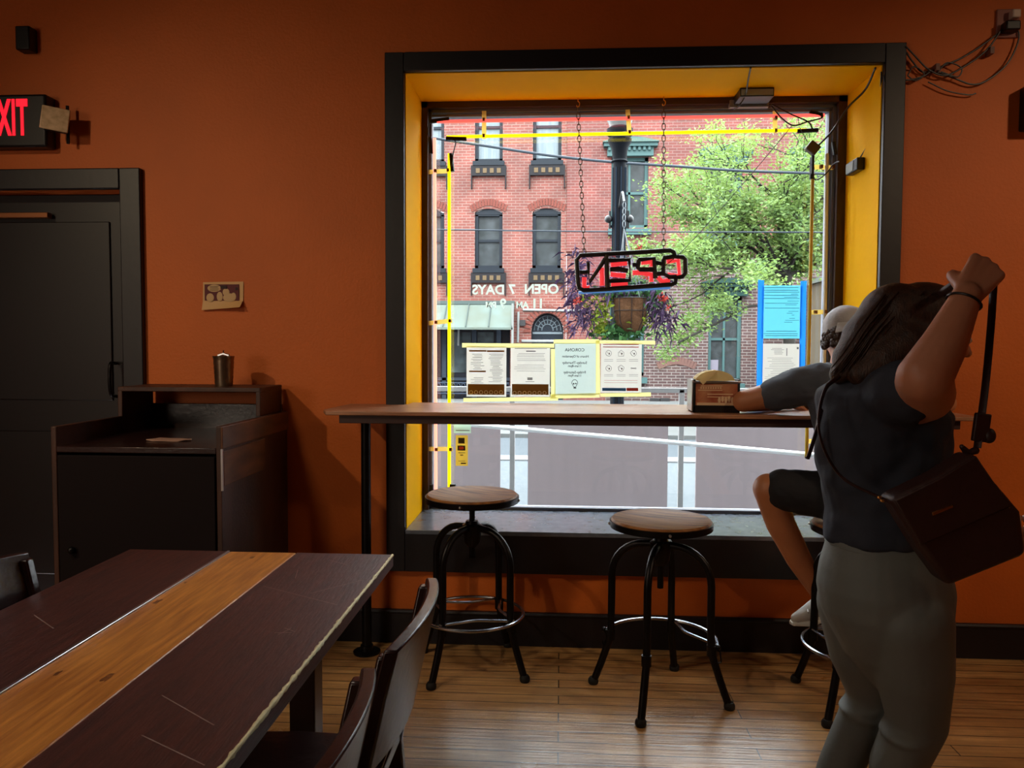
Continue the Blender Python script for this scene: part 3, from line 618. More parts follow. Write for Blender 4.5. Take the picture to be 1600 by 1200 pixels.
for k in range(7):
    c = PP(736+k*7.8, 613, -.002); m_.tube([c+V((.0085*math.cos(a), 0, .0085*math.sin(a))) for a in [i/12*6.283 for i in range(12)]], .0014, 4, closed=True)
ob('icons', m_, mat('pale_icons', (226, 210, 180), .7), t1)
t2 = sheet('notice', 'single-column letter with a brown footer, second in the row of papers', 798, 541, 859, 620, M_paper)
m_ = MB(); lines(m_, 804, 855, [544], 1, .05); lines(m_, 822, 837, [548], 1.6); lines(m_, 807, 854, [552, 554.5, 557, 560.5, 563], .7, .12); lines(m_, 802, 855, [570, 573, 576, 579.5], .7, .12); lines(m_, 824, 832, [590, 592], 1.6); lines(m_, 821, 835, [596], .8)
ob('printed_lines', m_, M_ink, t2, smooth=False)
m_ = MB(); rect(m_, 800, 600, 857, 617, -.001); ob('brown_band', m_, M_inkb, t2, smooth=False)
m_ = MB()
for k in range(7):
    c = PP(804+k*7.8, 614, -.002); m_.tube([c+V((.0085*math.cos(a), 0, .0085*math.sin(a))) for a in [i/12*6.283 for i in range(12)]], .0014, 4, closed=True)
ob('icons', m_, mat('pale_icons', (226, 210, 180), .7), t2)
t3 = sheet('notice', 'opening hours sheet headed CORONA with a small skull drawing', 867, 535, 931, 617, M_paperg)
m_ = MB()
for (b_, s_, x, y) in (('CORONA', .0225, 898, 549), ('hours of', .009, 899, 554), ('Hours of Operation', .0165, 899, 558.5), ('Sunday-Thursday', .018, 898, 568.5), ('11am-8pm', .016, 898, 573.5), ('Friday-Saturday', .018, 898, 583.5), ('11am-9pm', .016, 898, 588.5)):
    if b_ == 'hours of': continue
    txt_bm(m_, b_, s_, from_inside(PP(x, y, -.001)), .0003)
ob('lettering', m_, mat('black_ink', (40, 42, 44), .8), t3, smooth=False)
m_ = MB(); c = PP(898, 599, -.002)
m_.tube([c+V((.015*math.cos(a)*(1-.25*(math.sin(a) < -.2)), 0, .019*math.sin(a))) for a in [i/20*6.283 for i in range(20)]], .0013, 4, closed=True)
m_.ell(c+V((-.005, 0, -.002)), (.004, .001, .004)).ell(c+V((.006, 0, -.001)), (.0035, .001, .004)); m_.box(c.x-.006, c.x+.008, c.y, c.y+.001, c.z-.026, c.z-.020)
ob('skull_drawing', m_, mat('black_ink', (40, 42, 44), .8), t3)
t4 = sheet('notice', 'sheet of six line icons with a blue and red footer strip, rightmost of the row', 939, 535, 1002, 614, M_paper)
m_ = MB(); rect(m_, 942, 537.5, 998, 539, -.001); rect(m_, 942, 541.5, 998, 543, -.001); lines(m_, 944, 996, [594, 597.5], .8); rect(m_, 979, 606, 997, 611, -.001)
ob('red_print', m_, M_inkr, t4, smooth=False)
m_ = MB(); rect(m_, 941, 606, 978, 611, -.001); ob('blue_print', m_, M_inkbl, t4, smooth=False)
m_ = MB()
for r0 in range(2):
    for c0 in range(3):
        X, Y = 951+19.5*c0, 552+23.5*r0; c = PP(X, Y, -.002)
        if (r0, c0) == (0, 1): pts = [(-.014, -.014), (-.014, .004), (0, .016), (.014, .004), (.014, -.014)]
        elif (r0, c0) == (1, 2): pts = [(-.014, 0), (-.009, .004), (-.009, .001), (.009, .001), (.009, .004), (.014, 0), (.009, -.004), (.009, -.001), (-.009, -.001), (-.009, -.004)]
        else: pts = [(.0145*math.cos(i/14*6.283)*(1+.15*math.sin(i*2.3*c0)), .0145*math.sin(i/14*6.283)*(1+.1*math.cos(i*1.7))) for i in range(14)]
        m_.tube([c+V((a, 0, b)) for a, b in pts], .001, 4, closed=True)
        if (r0, c0) != (1, 2): m_.ell(c+V((.003, 0, -.002)), (.004, .001, .005), n=8).ell(c+V((-.006, 0, .003)), (.002, .001, .002), n=6)
        lines(m_, X-7, X+7, [Y+9.5, Y+12], .6)
ob('icons', m_, mat('grey_icon_ink', (120, 112, 112), .8), t4)
tp = lambda label, pts, m=M_tapey, dy=-.003: tag(ob('tape_strip', MB().quad(*[PP(x, y, dy) for x, y in pts]), m, smooth=False, origin=tuple(PP(*pts[0]))), label, 'tape')
tp('cream tape along the top of the two left papers', [(722, 536), (866, 537), (866, 543.5), (722, 543)])
tp('cream tape along the bottom of the two left papers', [(724, 622), (872, 620), (872, 626), (724, 628)])
tp('cream tape across the top of the hours sheet', [(865, 530.5), (936, 530), (936, 537), (865, 537)])
tp('cream tape down the left side of the hours sheet', [(860.5, 545), (867, 545), (868, 620), (861, 620)])
tp('cream tape down the right side of the hours sheet', [(931, 532), (937, 532), (938, 616), (931, 616)], dy=-.0036)
tp('cream tape across the bottom of the hours sheet', [(860, 616), (937, 614), (937, 621), (860, 623)], dy=-.0042)
tp('pale tape along the top of the icon sheet', [(936, 531.5), (1024, 532.5), (1024, 538.5), (936, 536.5)], dy=-.0042)
tp('pale tape along the bottom of the icon sheet', [(938, 614.5), (1017, 613), (1017, 619.5), (938, 620)], dy=-.0036)
t5 = sheet('permit_sheet', 'light blue permit sheet taped in the right of the window', 1191, 446, 1252, 529, M_paperb, 'notice')
m_ = MB(); lines(m_, 1193, 1250, [449, 453, 456, 461, 466, 473.5, 481], .8, .06); lines(m_, 1225, 1249, [459, 464, 470, 476, 486, 489, 492, 497, 500, 503], .7, .5); lines(m_, 1193, 1250, [517, 521, 524], .9, .1)
ob('printed_lines', m_, mat('blue_grey_ink', (48, 120, 140), .8), t5, smooth=False)
t6 = sheet('permit_sheet', 'white permit form taped below the light blue sheet', 1191, 537, 1250, 612, M_paper, 'notice')
m_ = MB(); lines(m_, 1204, 1229, [544+2.2*k for k in range(5)], .6, .3); lines(m_, 1194, 1248, [559+2.7*k for k in range(18)], .6, .25); rect(m_, 1245, 542.5, 1248, 545.5, -.001); rect(m_, 1229, 544, 1229.8, 556, -.001)
ob('printed_lines', m_, M_ink, t6, smooth=False)
tp('blue tape down the left of the permit sheets', [(1184.5, 437), (1194, 438), (1191, 612), (1182, 612)], M_tapeb)
tp('blue tape down the right of the permit sheets', [(1251, 439), (1260.5, 439), (1257, 612), (1248, 612)], M_tapeb)
t7 = sheet('card_decal', 'narrow gold card-logo decal stuck beside the yellow tube under the bar', 712, 680, 731, 728, paper_mat('gold_decal', (200, 164, 60), .5), 'sticker')
m_ = MB(); rect(m_, 716, 684, 726, 693, -.001); rect(m_, 715, 696, 727, 704, -.001); rect(m_, 716, 707, 727, 708, -.001); rect(m_, 716, 720, 727, 720.8, -.001); rect(m_, 720, 723, 728, 725, -.001)
txt_bm(m_, 'VISA', .0085, from_inside(PP(721.5, 712, -.002)), .0004)
ob('logo_boxes', m_, mat('logo_brown', (52, 34, 26), .6), t7, smooth=False)
m_ = MB(); c = PP(719.5, 700, -.002); m_.ell(c, (.0085, .0008, .0085), n=12).ell(c+V((.009, 0, 0)), (.0085, .0008, .0085), n=12); ob('red_circles', m_, M_inkr, t7)
t8 = sheet('window_sticker', 'pale green sticker just above the gold card decal', 709, 655, 736, 677, paper_mat('pale_green_decal', (196, 226, 206), .5), 'sticker')
m_ = MB(); lines(m_, 712, 734, [672], 1.4, .05); ob('printed_lines', m_, M_ink, t8, smooth=False)
# vinyl lettering
def vinyl(words, label):
    t = thing('window_lettering', label, 'lettering', tuple(PP(800, 480)))
    mb = MB()
    for b_, s_, x, y in words: txt_bm(mb, b_, s_, from_inside(PP(x, y, .003)), .002, extrude=0)
    ob('letters', mb, M_white, t, smooth=False)
vinyl([('OPEN', .067, 846, 458.5), ('7', .067, 800, 459), ('DAYS', .067, 763, 459.5)], 'white backwards lettering reading OPEN 7 DAYS on the glass')
vinyl([('11', .065, 840, 481), ('AM', .043, 816, 481), ('9', .065, 786, 481), ('PM', .043, 767, 481)], 'white backwards lettering reading 11AM 9PM on the glass')
# napkin dispenser
nd = thing('napkin_dispenser', 'black metal napkin dispenser with a red and cream printed panel on the bar', 'napkin holder', (.60, 3.3, 1.102))
a = at(1083, 641, 3.22); b = at(1156, 641, 3.22); x0, x1 = a.x, b.x; zb = 1.102; H_ = .135
ob('body', MB().box(x0, x1, 3.22, 3.34, zb, zb+.03).box(x0, x0+.009, 3.22, 3.34, zb, zb+H_).box(x1-.009, x1, 3.22, 3.34, zb, zb+H_).box(x0, x1, 3.335, 3.345, zb, zb+H_-.01).box(x0, x1, 3.228, 3.232, zb, zb+.12), M_blk, nd, bevel=.003)
ob('chrome_rim', MB().box(x0-.003, x1+.003, 3.215, 3.225, zb+H_-.014, zb+H_-.006).box(x0-.006, x0-.001, 3.22, 3.34, zb+.005, zb+H_), M_steel, nd, bevel=.002)
ob('printed_panel', MB().box(x0+.01, x1-.01, 3.222, 3.226, zb+.02, zb+H_-.018), mat('red_panel', (150, 52, 36), .4, rgb2=(206, 150, 110), vscale=14), nd, smooth=False)
m_ = MB(); w_ = x1-x0
for (u0, v0, u1, v1) in ((.16, .79, .62, .82), (.1, .66, .62, .69), (.3, .54, .85, .57), (.3, .46, .8, .485), (.08, .2, .9, .3)): m_.box(x0+w_*u0, x0+w_*u1, 3.2212, 3.222, zb+H_*v0, zb+H_*v1)
for k in range(9): m_.box(x0+w_*(.15+.052*k), x0+w_*(.185+.052*k), 3.2212, 3.222, zb+H_*.715, zb+H_*.775)
for k in range(5): m_.ell((x0+w_*(.56+.07*k), 3.2215, zb+H_*(.38+.03*(k % 2))), (.006, .0008, .013), n=8)
ob('panel_print', m_, mat('cream_print', (226, 190, 150), .6), nd, smooth=False)
m_ = MB(); N = 14; zt = zb+H_-.004
top = [(x0+.016+(w_-.032)*i/N, 3.245, zt+.040*math.sin(math.pi*min(1, .02+i/N*.98))**.55) for i in range(N+1)]
m_.prism([(x0+.016, 3.245, zb+.034)]+top+[(x1-.016, 3.245, zb+.034)], (0, .075, 0))
m_.prism([(x0+.022, 3.212, zt), (x0+.05, 3.222, zt+.027), (x0+.10, 3.245, zt+.038), (x0+.07, 3.225, zt+.012), (x0+.036, 3.208, zt-.018)], (0, .0015, 0))
tag(ob('paper_napkins', m_, paper_mat('brown_napkins', (240, 220, 168), .3), origin=((x0+x1)/2, 3.29, zb+.03)), 'stack of tan paper napkins bulging out of the black dispenser', 'napkins', kind='stuff')
# sloping rod
ra, rb = at(660, 657, G+.05), at(1296, 713, G+.05)
tag(ob('white_rod', MB().tube([V((ra.x, G+.05, ra.z)), V((rb.x, G+.05, rb.z))], .012, 12), mat('white_rod_paint', (236, 240, 244), .35), origin=(ra.x, G+.05, ra.z)), 'white rod slanting across the outside of the window glass under the bar', 'rod')
#--OUTSIDE--
# ------------------------------------------------------------------ the street
ALBEDO[0] = .19      # street colours darkened evenly to offset the sky raised to light the room
M_conc = mat('pale_concrete', (166, 174, 178), .9, rgb2=(138, 148, 156), vscale=30)
M_asph = mat('blue_grey_asphalt', (134, 144, 152), .9, var=.12, vscale=12)
ob('sidewalk', MB().box(-14, 18, 4.05, 10.3, -.3, -.15), M_conc, kind='structure', smooth=False)
ob('kerb', MB().box(-14, 18, 10.3, 10.7, -.3, -.13), mat('white_kerb', (215, 218, 220), .85), kind='structure', smooth=False)
ob('street', MB().box(-14, 18, 10.7, 13.5, -.35, -.22), M_asph, kind='structure', smooth=False)
ob('far_sidewalk', MB().box(-14, 18, 13.5, 24, -.3, -.15), mat('far_pavement', (176, 178, 176), .9, var=.1, vscale=2), kind='structure', smooth=False)
BR = brick_mat('salmon_brick', (200, 102, 84), (182, 88, 72), (214, 172, 158), .23, .077, .009)
BR2 = brick_mat('red_brick', (190, 88, 74), (170, 76, 64), (204, 156, 146), .23, .077, .009)
BR3 = brick_mat('plum_brick', (126, 76, 70), (104, 62, 60), (200, 186, 180), .24, .08, .011)
M_navy = mat('navy_window_paint', (40, 52, 66), .5); M_teal = mat('teal_window_paint', (112, 156, 156), .5); M_dteal = mat('dark_green_cornice', (54, 100, 94), .5)
M_dglass = mat('dark_window_glass', (118, 124, 128), .2, rgb2=(78, 84, 84), vscale=4); M_curt = mat('white_curtain_pane', (206, 220, 228), .35, rgb2=(170, 190, 200), vscale=3, stretch=(6, 1, .4))
def holed(x0, x1, z0, z1, y0, y1, holes):
    mb = MB(); xs = sorted({x0, x1, *[h[0] for h in holes], *[h[1] for h in holes]}); zs = sorted({z0, z1, *[h[2] for h in holes], *[h[3] for h in holes]})
    for a, b in zip(xs, xs[1:]):
        run = None
        for c, d in list(zip(zs, zs[1:]))+[(z1, None)]:
            solid = d is not None and not any(h[0] <= (a+b)/2 <= h[1] and h[2] <= (c+d)/2 <= h[3] for h in holes)
            if solid and run is None: run = c
            if not solid and run is not None: mb.box(a, b, y0, y1, run, c); run = None
    return mb
YF = 22.0
lb = thing('brick_building', 'salmon brick row building with navy sash windows and a pale green awning', 'building', (-4.5, YF, -.15))
cols = [(-4.05, -3.28), (-2.42, -1.645), (-.81, -.02)]
holes = [(a, b, 3.52, 5.22) for a, b in cols]+[(a, b, 6.47, 8.4) for a, b in cols]+[(-5.9, -5.1, 3.52, 5.15), (-5.9, -5.1, 6.47, 8.4), (-5.2, -1.42, -.15, 2.5), (-.83, .07, -.15, 2.32)]
lw = holed(-9, .14, -.15, 11, YF, YF+.4, holes)
for (a, b, zs, h, zt) in [(a, b, 5.06, .12, 5.22) for a, b in cols]+[(-.83, .07, 1.78, .5, 2.32)]:
    arc_ = [(a+(b-a)*(1-math.cos(math.pi*i/12))/2, YF, zs+h*math.sin(math.pi*i/12)) for i in range(13)]
    for p0, p1 in zip(arc_, arc_[1:]): lw.prism([p0, p1, (p1[0], YF, zt), (p0[0], YF, zt)], (0, .3, 0))
ob('wall', lw, BR, lb, smooth=False)
def sash(parent, x0, x1, z0, z1, fm, pm, arch=0, split=.5, mull=False, y=YF):
    f = MB().box(x0, x0+.09, y+.06, y+.2, z0, z1).box(x1-.09, x1, y+.06, y+.2, z0, z1).box(x0, x1, y+.06, y+.2, z0, z0+.09).box(x0, x1, y+.06, y+.2, z1-.1, z1)
    zm = z0+(z1-z0)*split; f.box(x0+.09, x1-.09, y+.1, y+.18, zm-.035, zm+.035)
    if mull: f.box((x0+x1)/2-.03, (x0+x1)/2+.03, y+.1, y+.18, z0, z1)
    if arch:
        n = 10; up = [(x0+(x1-x0)*i/n, y+.05, z1-.02+arch*math.sin(math.pi*i/n)) for i in range(n+1)]
        f.prism([(x0, y+.05, z1-.06)]+up+[(x1, y+.05, z1-.06)], (0, .1, 0))
    w_ = ob('window', f, fm, parent, smooth=False); ob('pane', MB().box(x0+.08, x1-.08, y+.15, y+.17, z0+.08, z1-.08), pm, w_, smooth=False); return w_
for a, b in cols+[(-5.9, -5.1)]:
    for (z0, z1, pm) in ((3.52, 5.08, M_dglass), (6.47, 8.4, M_curt)):
        w_ = sash(lb, a, b, z0, z1, M_navy, pm, .12)
        s_ = MB().box(a-.05, b+.05, YF-.12, YF+.05, z0-.12, z0); ob('sill', s_, M_navy, w_, smooth=False)
        s_ = MB().box(a-.1, b+.1, YF-.1, YF, z0-.40, z0-.12).box(a-.1, a-.07, YF-.1, YF, z0-.75, z0-.40).box(b+.07, b+.1, YF-.1, YF, z0-.75, z0-.40)
        ob('apron_panel', s_, mat('black_terracotta', (48, 44, 50), .6), w_, smooth=False)
        s_ = MB()
        for k in range(4): s_.box(a+.0+(b-a)*(.05+.25*k), a+(b-a)*(.19+.25*k), YF-.115, YF-.1, z0-.33, z0-.2)
        ob('tiles', s_, mat('ochre_tiles', (156, 128, 92), .6), w_, smooth=False)
for a, b in cols:      # brick arch heads
    n = 12; s_ = MB()
    for i in range(n+1):
        t = i/n; x = a-.05+(b-a+.1)*t; z = 5.10+.16*math.sin(math.pi*t); ang = (t-.5)*.7
        s_.box(-.032, .032, YF-.02, YF+.02, 0, .19, Matrix.Translation((x, 0, z)) @ Matrix.Rotation(ang, 4, 'Y'))
    ob('brick_arch', s_, mat('arch_brick', (190, 106, 92), .85, var=.2, vscale=4), lb, smooth=False)
ob('storefront', MB().box(-5.2, -1.42, YF+.3, YF+.5, -.15, 2.5), mat('storefront_dark_paint', (40, 46, 60), .35), lb, smooth=False)
s_ = MB()
for x in (-4.3, -3.3, -2.45, -1.75): s_.box(x-.06, x+.06, YF+.1, YF+.3, -.15, 2.4)
s_.box(-5.2, -1.42, YF+.1, YF+.3, .38, .46); ob('pilaster', s_, mat('slate_paint', (74, 88, 106), .5), lb, smooth=False)
s_ = MB()
for (x0, x1) in ((-2.38, -1.9), (-3.2, -2.55)): s_.box(x0, x1, YF+.27, YF+.3, .6, 1.75)
ob('shop_pane', s_, mat('shop_glass', (140, 156, 160), .15, rgb2=(56, 70, 74), vscale=3), lb, smooth=False)
la = MB(); random.seed(8)
for k in range(26):
    x = -5.0+.14*k
    la.tube([V((x+.055*math.cos(a)*(1+.4*math.sin(2*a)), YF+.08, .18+.12*math.sin(a))) for a in [i/10*6.283 for i in range(10)]], .014, 4, closed=True)
la.box(-5.2, -1.45, YF+.07, YF+.1, .3, .34).box(-5.2, -1.45, YF+.07, YF+.1, -.0, .03); ob('iron_railing', la, mat('grey_blue_iron', (96, 112, 136), .5), lb)
aw = MB(); aw.prism([(-6.5, YF-.02, 2.56), (-6.5, YF-.9, 1.86), (-6.5, YF-.9, 1.80), (-6.5, YF-.02, 2.46)], (5.2, 0, 0))
A_ = ob('awning', aw, mat('pale_green_awning', (160, 180, 172), .6, rgb2=(150, 160, 144), vscale=2), lb, smooth=False)
s_ = MB()
for k in range(9): x = -6.3+.62*k; s_.prism([(x, YF-.02, 2.57), (x, YF-.91, 1.87), (x, YF-.91, 1.9), (x, YF-.02, 2.6)], (.025, 0, 0))
s_.box(-6.5, -1.3, YF-.1, YF, 2.52, 2.62); ob('awning_seams', s_, mat('grey_green_trim', (120, 138, 134), .6), A_, smooth=False)
ob('awning_post', MB().box(-1.33, -1.27, YF-.9, YF-.84, -.15, 2.5), mat('white_post', (206, 210, 206), .7), lb, smooth=False)
d_ = MB(); d_.box(-.83, .07, YF+.2, YF+.3, -.15, 1.76); n = 14
d_.prism([(-.38-.45*math.cos(math.pi*i/n), YF+.2, 1.76+.54*math.sin(math.pi*i/n)) for i in range(n+1)], (0, .1, 0))
D_ = ob('door', d_, M_navy, lb, smooth=False)
s_ = MB()
for rr_ in (.16, .27, .38): s_.tube([V((-.38-rr_*math.cos(math.pi*i/n), YF+.19, 1.80+rr_*1.1*math.sin(math.pi*i/n))) for i in range(n+1)], .014, 4)
for k in range(1, 8): a = math.pi*k/8; s_.tube([V((-.38-.16*math.cos(a), YF+.19, 1.80+.17*math.sin(a))), V((-.38-.38*math.cos(a), YF+.19, 1.80+.41*math.sin(a)))], .012, 4)
s_.box(-.8, .04, YF+.18, YF+.2, 1.70, 1.76); ob('fanlight_tracery', s_, mat('pale_tracery', (176, 190, 200), .5), D_)
s_ = MB()
n = 16
for i in range(n+1):
    a = math.pi*i/n; s_.box(-.035, .035, YF-.03, YF+.02, 0, .2, Matrix.Translation((-.38-.47*math.cos(a), 0, 1.78+.51*math.sin(a))) @ Matrix.Rotation(-(math.pi/2-a), 4, 'Y'))
ob('brick_arch', s_, mat('arch_brick', (190, 92, 76), .85), lb, smooth=False)
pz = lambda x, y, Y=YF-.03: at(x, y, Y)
s_ = MB().tube([pz(817, 484), pz(918, 486)], .035, 6).tube([pz(810, 487), pz(809, 535)], .035, 6).tube([pz(815, 533), pz(866, 533)], .04, 6).tube([pz(718, 472), pz(716, 540)], .03, 6)  # first three white bars model reflections, the last a white pole
ob('reflection_bars_and_pole', s_, mat('reflection_and_pole_white', (226, 228, 226), .7), lb)
ob('meter_box', MB().box(pz(812, 500).x, pz(821, 500).x, YF-.06, YF, pz(812, 509).z, pz(812, 500).z), M_blk, lb, smooth=False)
# right building
rb = thing('brick_building', 'taller red and plum brick corner building with teal sash windows behind the tree', 'building', (4.5, YF, -.15))
tw = [(1.35, 2.36, 4.62, 6.55), (3.95, 4.9, 4.3, 6.3), (6.3, 7.2, 4.3, 6.3)]
tl = [(1.35, 2.30, .55, 2.75), (4.05, 4.95, .40, 2.75)]
ob('wall', holed(.14, 10, 3.98, 11, YF-.05, YF+.4, tw), BR2, rb, smooth=False)
ob('ground_storey_wall', holed(.145, 1.25, -.15, 3.98, YF, YF+.4, []), BR2, rb, smooth=False)
ob('ground_storey_wall', holed(1.25, 10, -.15, 3.98, YF-.03, YF+.4, tl), BR3, rb, smooth=False, label='plum brick ground storey')
s_ = MB()
for k in range(72): s_.box(1.25+.108*k, 1.33+.108*k, YF-.09, YF-.04, 3.82, 4.06)
ob('brick_band', s_, mat('soldier_brick', (112, 64, 62), .85, var=.2, vscale=2), rb, smooth=False)
for (a, b, z0, z1) in tw+tl:
    w_ = sash(rb, a, b, z0, z1, M_teal, M_dglass, mull=True)
    ob('sill', MB().box(a-.08, b+.08, YF-.2, YF+.06, z0-.2, z0-.04), M_teal, w_, smooth=False)
    low = z1 < 3; s_ = MB().box(a-.22, b+.22, YF-.28, YF-.05, z1+.24, z1+.34).box(a-.12, b+.12, YF-.18, YF-.05, z1, z1+.24)
    n = 10; s_.prism([(a-.25, YF-.34, z1+.34)]+[(a-.25+(b-a+.5)*i/n, YF-.34, z1+.36+.12*math.sin(math.pi*i/n)) for i in range(n+1)]+[(b+.25, YF-.34, z1+.34)], (0, .29, 0))
    for k in range(9): s_.box(a-.1+(b-a+.2)*k/9, a-.1+(b-a+.2)*(k+.5)/9, YF-.24, YF-.18, z1+.14, z1+.24)
    ob('cornice', s_, M_dteal if low else M_teal, w_, smooth=False)
ob('window_flyer', MB().box(4.14, 4.36, YF+.11, YF+.13, .62, 1.0), mat('lilac_flyer', (206, 196, 216), .7), rb, smooth=False)
s_ = MB()
for i in range(13):
    t = i/12; s_.box(-.04, .04, YF-.05, YF-.02, 0, .2, Matrix.Translation((2.75+.9*t, 0, .75+.12*math.sin(math.pi*t))) @ Matrix.Rotation((t-.5)*.8, 4, 'Y'))
ob('bricked_arch', s_, mat('pale_pink_brick', (172, 128, 118), .85), rb, smooth=False)
for (a, b, lab) in ((1.0, 1.35, ''), (3.0, 3.35, '')):
    p = at(1023 if a == 1.0 else 1039, 628, YF-.12); ob('gas_meter', MB().box(p.x-.13, p.x+.13, YF-.15, YF-.04, p.z-.1, p.z+.1), M_blk, rb, smooth=False)
# beige house
hb_ = thing('beige_house', 'beige porch house with an arched doorway at the far right of the window view', 'building', (7.4, 20.5, -.15))
n = 10; s_ = MB(); zt = 3.1
s_.prism([(6.55, 19.6, -.15), (6.55, 19.6, 3.0), (9.5, 19.6, 3.5), (9.5, 19.6, -.15)], (0, 1.9, 0)); ob('wall', s_, mat('beige_render', (176, 160, 138), .8, var=.12, vscale=2), hb_, smooth=False)
s_ = MB(); s_.prism([(6.45, 19.3, 3.0), (6.45, 19.3, 3.12), (9.6, 19.3, 3.64), (9.6, 19.3, 3.5)], (0, 2.3, 0)); ob('roof', s_, mat('pale_roof_edge', (176, 186, 176), .7), hb_, smooth=False)
s_ = MB(); s_.prism([(6.62, 19.55, -.1)]+[(6.92-.3*math.cos(math.pi*i/n), 19.55, 1.6+.3*math.sin(math.pi*i/n)) for i in range(n+1)]+[(7.22, 19.55, -.1)], (0, .06, 0)); ob('arched_door', s_, mat('mauve_door', (136, 108, 104), .6), hb_, smooth=False)
# lamp post
LP = at(966, 450, 8.0).x
lpz = thing('lamp_post', 'black fluted street lamp post with a white glass globe', 'street lamp', (LP, 8.0, -.15))
M_lp = mat('blue_black_iron', (22, 28, 42), .8)
ob('post', MB().lathe([(.16, 0), (.16, .3), (.10, .42), (.07, .6), (.064, 3.35)], (LP, 8, -.15), 20), M_lp, lpz)
fl = MB()
for k in range(8): a = k/8*6.283+.2; fl.box(-.006, .006, -.006, .006, .55, 3.3, Matrix.Translation((LP+.066*math.cos(a), 8+.066*math.sin(a), -.15)))
ob('fluting', fl, mat('pale_blue_iron', (60, 80, 104), .7), lpz, smooth=False)
ob('capital', MB().lathe([(.066, 0), (.085, .01), (.07, .03), (.08, .14), (.115, .2), (.12, .23), (.10, .25), (.125, .27), (.13, .33), (.10, .35)], (LP, 8, 3.2), 24), M_lp, lpz)
ob('globe', MB().lathe([(.10, 0), (.12, .05), (.19, .18), (.22, .35), (.18, .52), (.06, .62)], (LP, 8, 3.55), 28), mat('milky_glass', (226, 230, 226), .25, emit=.25), lpz)
for s in (-1, 1): ob('bracket', MB().box(LP+s*.07-.012, LP+s*.07+.03*s, 7.97, 8.03, 2.55, 2.72).ell((LP+s*.105, 7.98, 2.64), .04), M_blk, lpz)
ob('arm', MB().tube(bez([(LP, 7.93, 2.75), (LP+.01, 7.75, 2.86), (LP+.02, 7.6, 2.74)]), .012, 8), M_blk, lpz)
# hanging basket
bp = at(985, 466, 7.6); BX, BZ = bp.x, bp.z
hbk = thing('hanging_basket', 'coir-lined hanging basket of purple and lime foliage with red flowers', 'hanging basket', (BX, 7.6, BZ-.33))
ALBEDO[0] = .42
ob('coir_bowl', MB().lathe([(.05, -.33), (.10, -.31), (.145, -.22), (.158, -.08), (.16, 0), (.145, 0), (.1, -.04)], (BX, 7.6, BZ), 28), mat('coir', (142, 100, 68), .95, rgb2=(100, 66, 44), vscale=9, bump=.6, bscale=30), hbk)
wi = MB()
for k in range(8):
    a = k/8*6.283; wi.tube([V((BX+r*math.cos(a), 7.6+r*math.sin(a), BZ+z)) for r, z in ((.162, 0), (.161, -.08), (.148, -.22), (.10, -.315))], .003, 5)
for r, z in ((.163, 0), (.158, -.12)): wi.tube([V((BX+r*math.cos(a), 7.6+r*math.sin(a), BZ+z)) for a in [k/24*6.283 for k in range(24)]], .0035, 5, closed=True)
ob('wire_cage', wi, M_blk, hbk)
hk = MB(); top = V((LP+.02, 7.6, 2.74))
for k in range(4): a = k/4*6.283+.5; hk.tube([V((BX+.155*math.cos(a), 7.6+.155*math.sin(a), BZ)), top-V((0, 0, .25))], .004, 5)
for k in range(4): c = top-V((0, 0, .03+.06*k)); hk.tube([c+V((.012*math.sin(t), .0, .033*math.cos(t))) for t in [j/10*6.283 for j in range(10)]], .004, 5, closed=True)
ob('hanger_chain', hk, mat('galvanised', (170, 176, 180), .4, metal=.6), hbk)
def blades(n, centre, spread, L, wd, gravity, seed, lift=.3, up=.5):
    random.seed(seed); mb = MB()
    for _ in range(n):
        o = V(centre)+V((random.gauss(0, 1)*spread[0], random.gauss(0, 1)*spread[1], random.gauss(0, 1)*spread[2]))
        d = V((random.gauss(0, 1), random.gauss(0, .7), random.gauss(up, .8))).normalized(); l = L*(.6+.8*random.random())
        s = d.cross(V((random.random(), random.random(), .3))).normalized()*wd*(.6+.6*random.random())
        p1 = o+d*l*.5; p2 = o+d*l+V((0, 0, -gravity*l))
        a = mb.bm.verts.new(o); b_ = mb.bm.verts.new(p1+s); c = mb.bm.verts.new(p1-s); e = mb.bm.verts.new(p2); mb.bm.faces.new((a, b_, e, c))
    return mb
pp = lambda x, y: at(x, y, 7.6)
ALBEDO[0] = .42; M_purp = mat('purple_leaf', (112, 82, 122), .6, rgb2=(74, 52, 84), vscale=9); M_lime = mat('lime_leaf', (196, 210, 60), .6, rgb2=(140, 170, 50), vscale=9); M_grn = mat('green_leaf', (86, 142, 72), .6, rgb2=(50, 96, 50), vscale=9)
bk = MB()
for k, (x, y, sx, sz, n) in enumerate(((903, 440, .05, .17, 190), (915, 490, .08, .09, 150), (1030, 480, .05, .12, 150), (960, 450, .2, .04, 120), (1045, 500, .05, .05, 40))):
    q_ = blades(n, pp(x, y), (sx, .08, sz), .11, .012, .4, 20+k, up=-.2); me_ = bpy.data.meshes.new('t'); q_.bm.to_mesh(me_); bk.bm.from_mesh(me_); q_.bm.free()
ob('purple_foliage', bk, M_purp, hbk, smooth=False)
bk = MB()
for k, (x, y, sx, sz, n) in enumerate(((940, 492, .045, .09, 240), (1002, 505, .05, .04, 60), (912, 470, .03, .03, 30), (935, 515, .05, .03, 90))):
    q_ = blades(n, pp(x, y), (sx, .07, sz), .05, .013, .2, 40+k); me_ = bpy.data.meshes.new('t'); q_.bm.to_mesh(me_); bk.bm.from_mesh(me_); q_.bm.free()
ob('lime_foliage', bk, M_lime, hbk, smooth=False)
bk = MB()
